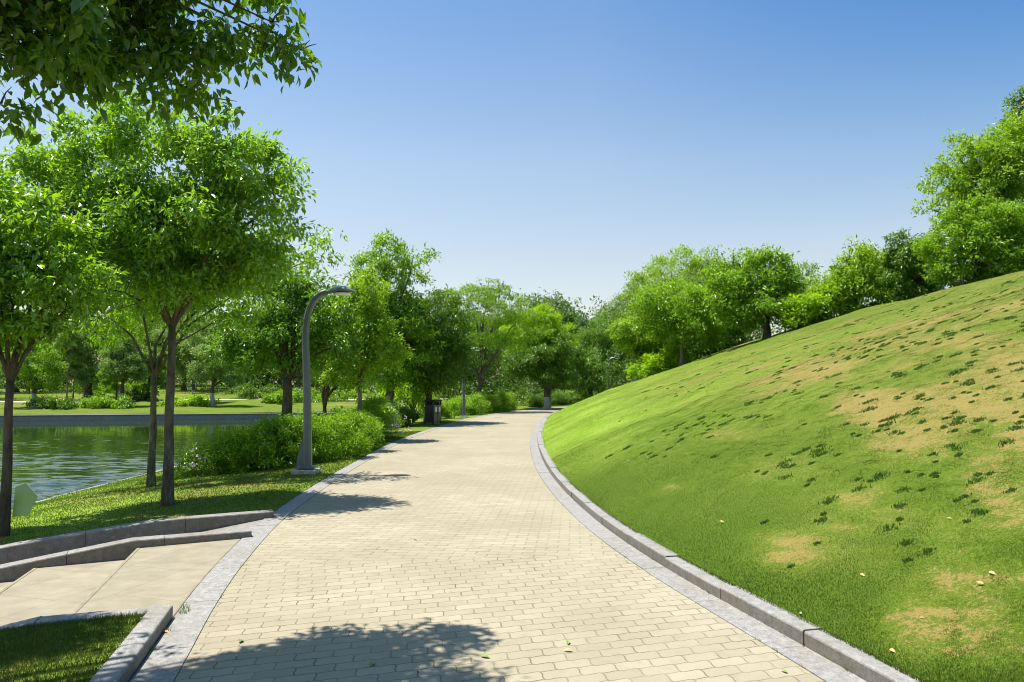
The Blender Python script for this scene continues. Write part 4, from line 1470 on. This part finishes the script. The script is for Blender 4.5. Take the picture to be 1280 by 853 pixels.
for k in range(46):
    px = rng.uniform(770, 1300)
    y = rng.uniform(42, 52)
    x = (px - 640) / F * y
    zg = far_r(x, y)
    wb.append(((x, y, zg + 1.0), (2.2, 2.0, 1.5)))
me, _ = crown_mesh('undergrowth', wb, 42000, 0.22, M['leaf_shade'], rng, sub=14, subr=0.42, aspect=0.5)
tag(link('undergrowth', me), 'dark undergrowth below the trees behind the ridge', 'undergrowth', kind='stuff')


def shrub(name, label, cat, blobs, nl, L, leaf, rng_seed, group=None, aspect=0.3, **kw):
    """blobs in world coordinates ((x, y, z), (rx, ry, rz)); stems inside"""
    rng = np.random.default_rng(rng_seed)
    c0 = np.mean([b[0] for b in blobs], axis=0)
    g = min(b[0][2] - b[1][2] for b in blobs)
    loc = np.array((c0[0], c0[1], g))
    bl = [(np.array(c) - loc, r) for c, r in blobs]
    me, sc_ = crown_mesh(name, bl, nl, L, M[leaf], rng, aspect=aspect, **kw)
    return tag(link(name, me, None, tuple(loc)), label, cat, group)


def hedge_blobs(pts, w, h, rng, dens=1.6, zf=None):
    out = []
    P = spline(pts, 1.0 / dens)
    for p in P:
        for k in range(2):
            x, y = p[0] + rng.normal() * w * 0.22, p[1] + rng.normal() * w * 0.15
            hh = h * rng.uniform(0.82, 1.12)
            zg = (zf or bank_far)(x, y)
            out.append(((x, y, zg + hh * 0.48), (w * 0.36, w * 0.36, hh * 0.52)))
    return out


rg = np.random.default_rng(21)
HG = 'hedges along the path edge'
b1 = []
for (x_, y_, h_, r_) in ((-6.25, 14.15, .42, .36), (-5.95, 14.35, .66, .45), (-5.6, 14.3, .82, .5), (-5.65, 14.9, .9, .5), (-5.2, 14.55, .98, .52), (-5.15, 15.2, 1.05, .55), (-4.8, 14.75, 1.12, .5), (-4.7, 15.4, 1.15, .55),
                         (-4.4, 15.0, 1.06, .45), (-4.25, 15.5, 1.08, .5), (-5.0, 14.1, .55, .35), (-4.55, 14.35, .6, .35)):
    zg = bank_far(x_, y_)
    b1.append(((x_, y_, zg + h_ * .38), (r_, r_, h_ * .45)))
shrub('shrub', 'big dark rounded shrub of long leaves behind the near street lamp', 'shrub', b1, 34000, 0.098, 'leaf_hedge', 31, HG, sub=34, subr=0.30, aspect=0.26, upn=0.7, droop=0.1, stray=0.02, shell=0.75)
b2 = hedge_blobs([(-4.35, 16.2), (-4.45, 18.5), (-4.35, 21.6)], 1.5, 0.84, rg, 1.8)
shrub('shrub', 'bright yellow green hedge running along the path past the near street lamp', 'shrub', b2, 34000, 0.10, 'leaf_shrub', 32, HG, sub=36, subr=0.30, aspect=0.26, upn=0.7, droop=0.0, stray=0.02, shell=0.75)
b3 = hedge_blobs([(-4.6, 22.6), (-4.3, 24.2)], 1.3, 1.15, rg, 1.6)
shrub('shrub', 'upright shrub with pale pink blossom beside the path', 'shrub', b3, 15000, 0.09, 'leaf_shrub', 33, HG, sub=24, subr=0.32, upn=0.4, droop=0.0)
b4 = hedge_blobs([(-4.5, 26.5), (-4.2, 29.5)], 1.1, 0.75, rg, 1.2)
shrub('shrub', 'low dark shaded hedge left of the litter bin', 'shrub', b4, 11000, 0.10, 'leaf_dark', 34, HG, sub=20)
b5 = hedge_blobs([(-3.7, 32.0), (-3.2, 34.5)], 1.2, 0.95, rg, 1.2)
shrub('shrub', 'bright shrub between the litter bin and the second lamp', 'shrub', b5, 12000, 0.11, 'leaf_shrub', 35, HG, sub=20)
b6 = hedge_blobs([(-2.6, 37.0), (-1.6, 41), (-0.4, 45)], 1.5, 1.05, rg, 1.2)
shrub('shrub', 'long bright hedge following the path beyond the second lamp', 'shrub', b6, 28000, 0.13, 'leaf_shrub', 36, HG, sub=20)
b7 = hedge_blobs([(1.2, 50.5), (2.6, 53.0), (4.5, 55.5)], 1.4, 0.95, rg, 1.0, flat0)
shrub('shrub', 'trimmed dark hedge at the bend of the path below the white painted trunk', 'shrub', b7, 12000, 0.16, 'leaf_dark', 37, HG, sub=20)
b8 = hedge_blobs([(5.4, 56.8), (8.0, 58.5), (11, 60)], 1.3, 0.8, rg, 1.0, flat0)
shrub('shrub', 'low lime green hedge at the far bend where the slope begins', 'shrub', b8, 9000, 0.18, 'leaf_lime', 38, HG, sub=16)
p_ = at(822, 462, 37.5)
zz = far_r(p_[0], p_[1])
shrub('shrub', 'lime green bush under the slender forked tree on the slope', 'shrub', [((p_[0], 37.5, zz + .45), (0.8, .7, .6)), ((p_[0] + 1.0, 37.2, zz + .75), (0.7, .6, .6)), ((p_[0] - .9, 37.8, zz + .1), (0.6, .5, .4))], 4200, 0.19, 'leaf_lime', 39, aspect=.45)
# bushes across the lake
for k, (px, dd, rx, h, lf, lab) in enumerate((
        (325, 63, 26, 1.3, 'leaf_dark', 'round dark bush around the white-footed tree across the lake'),
        (175, 60, 22, 1.5, 'leaf_dark', 'clipped dark hedge behind the near pair of trunks across the lake'),
        (152, 66, 40, 1.5, 'leaf_lime', 'bright lime shrubbery behind the round pale tree across the lake'),
        (70, 50.5, 24, 0.8, 'leaf_dark', 'low dark shrub spilling over the lake wall beside the leftmost white trunk'),
        (135, 51.5, 30, .7, 'leaf_mid', 'low green shrub in front of the round pale tree across the lake'),
        (238, 54, 26, .7, 'leaf_lime', 'lime shrub at the foot of the silvery tree across the lake'),
        (400, 60, 50, 1.0, 'leaf_shrub', 'long bright shrubbery across the lake behind the forking stems'),
        (350, 58, 18, 0.9, 'leaf_mid', 'small grey green bush beside the round dark bush across the lake'))):
    sx = dd / F
    X0 = (px - 640) / F * dd
    zg = land(X0, dd)
    bl = [((X0 + u * rx * sx * 0.7, dd + RNG.normal() * 0.5, zg + h * 0.42), (rx * sx * 0.5, 1.0, h * 0.55)) for u in (-1, -.4, .3, 1)]
    shrub('shrub', lab, 'shrub', bl, 4200, 0.19, lf, 60 + k, 'shrubs across the lake', aspect=.42, sub=14)

# blossom on the flowering shrub and by the dark shrub
rg = np.random.default_rng(50)
def petals(parent_c, r, n, name, label):
    P = np.array(parent_c) + rg.normal(size=(n, 3)) * np.array(r)
    P = np.repeat(P, 6, 0) + rg.normal(size=(n * 6, 3)) * 0.025
    D = unit(rg.normal(size=P.shape) + np.array((0, 0, .5)))
    return leaf_mesh(name, P, D, unit(rg.normal(size=P.shape) + np.array((0, -.5, .8))), np.full(len(P), .05), np.full(len(P), .035), M['petal'], rg)
fl = [o for o in bpy.data.objects if o.get('label', '').startswith('upright shrub with pale pink')][0]
o = link('blossom', petals((-3.75, 22.3, 0.42), (.28, .35, .17), 55, 'blossom', ''), fl)
o.location = -fl.location
fl = [o for o in bpy.data.objects if o.get('label', '').startswith('big dark rounded shrub')][0]
o = link('blossom', petals((-6.15, 14.0, 0.15), (.16, .15, .14), 22, 'blossom', ''), fl)
o.location = -fl.location

# ------------------------------------------------------------------ street lamps


def make_lamp(label, group):
    e = empty('street_lamp', (0, 0, 0), label, 'street lamp', group)
    mb = MB()
    mb.box((-0.03, 0, 0.02), (0.44, 0.38, 0.12))
    mb.build('plinth', M['concrete'], e, bevel=0.012)
    # curved tapered pole of rectangular section, bending over the path (+x)
    ctrl = [(0.0, 0.09), (-0.012, 0.6), (-0.03, 1.3), (-0.055, 1.9), (-0.078, 2.35), (-0.078, 2.66), (-0.045, 2.93), (0.04, 3.15), (0.17, 3.29), (0.30, 3.345)]
    C = spline(ctrl, 0.09)
    rings = []
    for k, p in enumerate(C):
        t = k / (len(C) - 1)
        d = C[min(k + 1, len(C) - 1)] - C[max(k - 1, 0)]
        d /= np.linalg.norm(d)
        nx, nz = d[1], -d[0]
        hw = 0.076 - 0.022 * t
        hd = 0.062 - 0.016 * t
        c_ = 0.034 - 0.010 * t
        pr = [(hw - c_, -hd), (hw, -hd + c_), (hw, hd - c_), (hw - c_, hd), (-hw + c_, hd), (-hw, hd - c_), (-hw, -hd + c_), (-hw + c_, -hd)]
        rings.append([(p[0] + nx * a, b, p[1] + nz * a) for a, b in pr])
    mb = MB()
    mb.loft(rings)
    mb.build('pole', M['steel'], e)
    mb = MB()
    prof = [(-0.075, 0.10), (-0.21, 0.10), (-0.195, 0.28), (-0.13, 0.56), (-0.085, 0.66)]
    v = [(x_, y_, z_) for y_ in (-0.018, 0.018) for x_, z_ in prof]
    mb.add(v, [(0, 1, 2, 3, 4), (9, 8, 7, 6, 5)] + [(k, (k + 1) % 5 + 0, (k + 1) % 5 + 5, k + 5) for k in range(5)])
    mb.build('fin', M['steel'], e)
    mb = MB()
    mb.box((-0.03, 0, 0.115), (0.34, 0.24, 0.03))
    mb.build('base_plate', M['steel'], e, bevel=0.006)
    mb = MB()
    mb.box((-0.012, -0.0625, 0.62), (0.075, 0.006, 0.26))
    dr_ = mb.build('access_door', M['steel'], e, bevel=0.002)
    # leaf-shaped head
    rings = []
    for t, w, up, dn in ((0, .042, .035, .035), (.12, .07, .055, .035), (.3, .125, .085, .028), (.5, .155, .10, .02), (.68, .155, .095, .016), (.78, .14, .06, .016), (.9, .10, .028, .014), (1.0, .03, .012, .01)):
        x_ = 0.28 + 0.56 * t
        zc = 3.338 + 0.03 * math.sin(t * PI * .8) - 0.01 * t
        ring = []
        for k in range(16):
            a = 2 * PI * k / 16
            s_ = math.sin(a)
            ring.append((x_, math.cos(a) * w, zc + (up if s_ > 0 else dn) * s_))
        rings.append(ring)
    mb = MB()
    mb.loft(rings)
    hd_ = mb.build('lamp_head', M['steel'], e, smooth=True)
    rings = []
    for t, w in ((0, .04), (.15, .085), (.5, .115), (.85, .085), (1, .04)):
        x_ = 0.44 + 0.30 * t
        rings.append([(x_, math.cos(2 * PI * k / 12) * w, 3.318 + (0.006 if k <= 6 else 0) + (math.sin(2 * PI * k / 12) * 0.042 if k > 6 else 0)) for k in range(12)])
    mb = MB()
    mb.loft(rings)
    mb.build('diffuser', M['diffuser'], hd_, smooth=True)
    return e


LG = 'street lamps along the path'
lamp = make_lamp('nearest street lamp, grey curved pole on a stone plinth by the dark shrub', LG)
lamp.location = (-3.74, 13.3, bank_at(-3.74, 13.3) + 0.0)


def copy_tree(o, parent=None):
    c = o.copy()
    COL.objects.link(c)
    c.parent = parent
    for ch in list(o.children):
        copy_tree(ch, c)
    return c


l2 = copy_tree(lamp)
l2.location = (-2.34, 35.4, 0.0)
l2['label'] = 'street lamp beyond the litter bin with its pole in front of the spreading feathery tree'
l3 = copy_tree(lamp)
p_ = at(761, 480, 50)
l3.location = (p_[0], 50.0, at(761, 508, 50)[2])
l3.rotation_euler = (0, 0, 0)
l3['label'] = 'farthest street lamp, curved pole rising over the low end of the slope'

# ------------------------------------------------------------------ litter bin
bn = empty('litter_bin', (-3.2, 29.3, bank_at(-3.2, 29.3) + 0.0), 'black litter bin with two brown doors at the edge of the path', 'litter bin', rz=rad(-24))
mb = MB(); mb.box((0, 0, 0.43), (0.40, 0.62, 0.70)); body = mb.build('body', M['bin_black'], bn, bevel=0.012)
mb = MB()
for k in range(9): mb.box((-0.16 + 0.04 * k, -0.3135, 0.43), (0.022, 0.009, 0.66))
mb.build('slat_panel', M['bin_black'], body)
mb = MB(); mb.box((0, 0, 0.84), (0.30, 0.5, 0.124)); mb.build('opening', M['bin_dark'], bn)
for sx in (-1, 1):
    for sy in (-1, 1):
        mb = MB(); mb.box((sx * 0.18, sy * 0.29, 0.48), (0.05, 0.05, 0.90)); mb.build('post', M['bin_black'], bn, bevel=0.006)
mb = MB()
mb.loft([[(sx * w_, sy * d_, z_) for sx, sy in ((-1, -1), (1, -1), (1, 1), (-1, 1))] for w_, d_, z_ in ((.225, .335, .915), (.235, .345, .93), (.235, .345, .95), (.17, .29, .985), (.09, .2, .995))])
mb.build('lid', M['bin_black'], bn)
mb = MB(); mb.box((0, 0, 0.045), (0.36, 0.56, 0.07)); mb.build('foot', M['bin_brown'], bn)
for sy in (-1, 1):
    mb = MB(); mb.box((0.2095, sy * 0.143, 0.44), (0.016, 0.255, 0.66)); dr = mb.build('door', M['bin_brown'], bn, bevel=0.004)
    mb = MB(); mb.box((0.2225, sy * 0.143, 0.60), (0.008, 0.13, 0.19)); mb.build('notice', M['notice'], dr)
    mb = MB(); mb.box((0.226, sy * 0.05, 0.44), (0.02, 0.018, 0.08)); mb.build('handle', M['bin_black'], dr)

# ------------------------------------------------------------------ floodlight by the left tree
fx0, fy0 = -7.02, 10.1
fl = empty('floodlight', (fx0, fy0, bank_at(fx0, fy0) + 0.02), 'garden floodlight with a green perforated screen behind the left tree trunk', 'floodlight')
mb = MB(); mb.tube([(-.14, 0, -.05), (-.14, 0, .15)], [.025, .022], 10); mb.build('post', M['black_metal'], fl, smooth=True)
mb = MB(); mb.box((-0.14, 0.02, 0.22), (0.24, 0.16, 0.24), rad(15)); mb.build('housing', M['black_metal'], fl, bevel=0.015)
for sx in (-1, 1):
    mb = MB(); mb.box((sx * 0.15 - 0.14, 0.0 + sx * 0.04, 0.24), (0.025, 0.05, 0.36), rad(15)); mb.build('bracket', M['black_metal'], fl, bevel=0.004)
mb = MB()
pn = [(0.02, 0.50), (0.20, 0.56), (0.42, 0.36), (0.30, 0.08), (0.02, 0.04)]
v = [(x_, y_ + 0.14 + 0.1 * z_, z_) for y_ in (0.0, 0.012) for x_, z_ in pn]
mb.add(v, [(0, 1, 2, 3, 4)[::-1], (5, 6, 7, 8, 9)] + [(k, (k + 1) % 5, (k + 1) % 5 + 5, k + 5) for k in range(5)])
mb.build('screen', M['green_panel'], fl)
fl.scale = (0.82, 0.82, 0.9)

# ------------------------------------------------------------------ fallen leaves
LV = [(300, 805, 'g', 'small green leaf lying in the tree shadow near the path edge'), (468, 829, 'g', 'oval green leaf lying in the middle of the tree shadow on the path'),
      (600, 821, 'g', 'green leaf lying at the tip of the tree shadow on the path'), (716, 815, 'd', 'pale dry leaf lying on the pavers right of the tree shadow'),
      (976, 839, 'g', 'pale green leaf lying on the pavers beside the gutter band'), (520, 676, 'd', 'dry brown leaf lying far up the pavers'),
      (710, 803, 'g', 'tiny green leaf lying on the sunny pavers'), (200, 792, 'd', 'brown leaf lying on the granite band by the planter kerb')]
rg = np.random.default_rng(9)
for px, py, c, lab in LV:
    a_ = (px - 640) / F
    b_ = (426.5 - py) / F
    t = -EYE / (ST + b_ * CT)
    X, Y = a_ * t, (CT - b_ * ST) * t
    Lf = rg.uniform(.05, .075)
    ang = rg.uniform(0, 2 * PI)
    me = leaf_mesh('fallen_leaf', np.zeros((1, 3)), np.array([(math.cos(ang), math.sin(ang), .08)]), np.array([(0.1, -.1, 1.0)]), np.array([Lf]), np.array([Lf * .45]), M['green_leaf' if c == 'g' else 'dry_leaf'], rg, True)
    o = link('fallen_leaf', me, None, (X, Y, 0.011))
    tag(o, lab, 'leaf', 'fallen leaves on the path')

rg = np.random.default_rng(15)
for px, py in ((1075, 722), (983, 720), (523, 0), (1230, 738), (1236, 720), (1150, 780), (905, 655), (1020, 470), (787, 578), (1112, 815), (1002, 770), (940, 640), (1190, 655), (880, 690), (950, 560)):
    p_ = hill_hit(px, py) if px > 700 else None
    if p_ is None: continue
    Lf = rg.uniform(.028, .05)
    ang = rg.uniform(0, 2 * PI)
    me = leaf_mesh('fallen_leaf', np.zeros((1, 3)), np.array([(math.cos(ang), math.sin(ang), .1 - .3 * math.cos(ang))]), np.array([(-.5, -.1, 1.0)]), np.array([Lf]), np.array([Lf * .5]), M['dry_leaf'], rg, True)
    tag(link('fallen_leaf', me, None, (p_[0], p_[1], hill_at(p_[0], p_[1]) + 0.012)), 'dry curled tan leaf lying on the grassy slope', 'leaf', 'dry leaves on the slope')
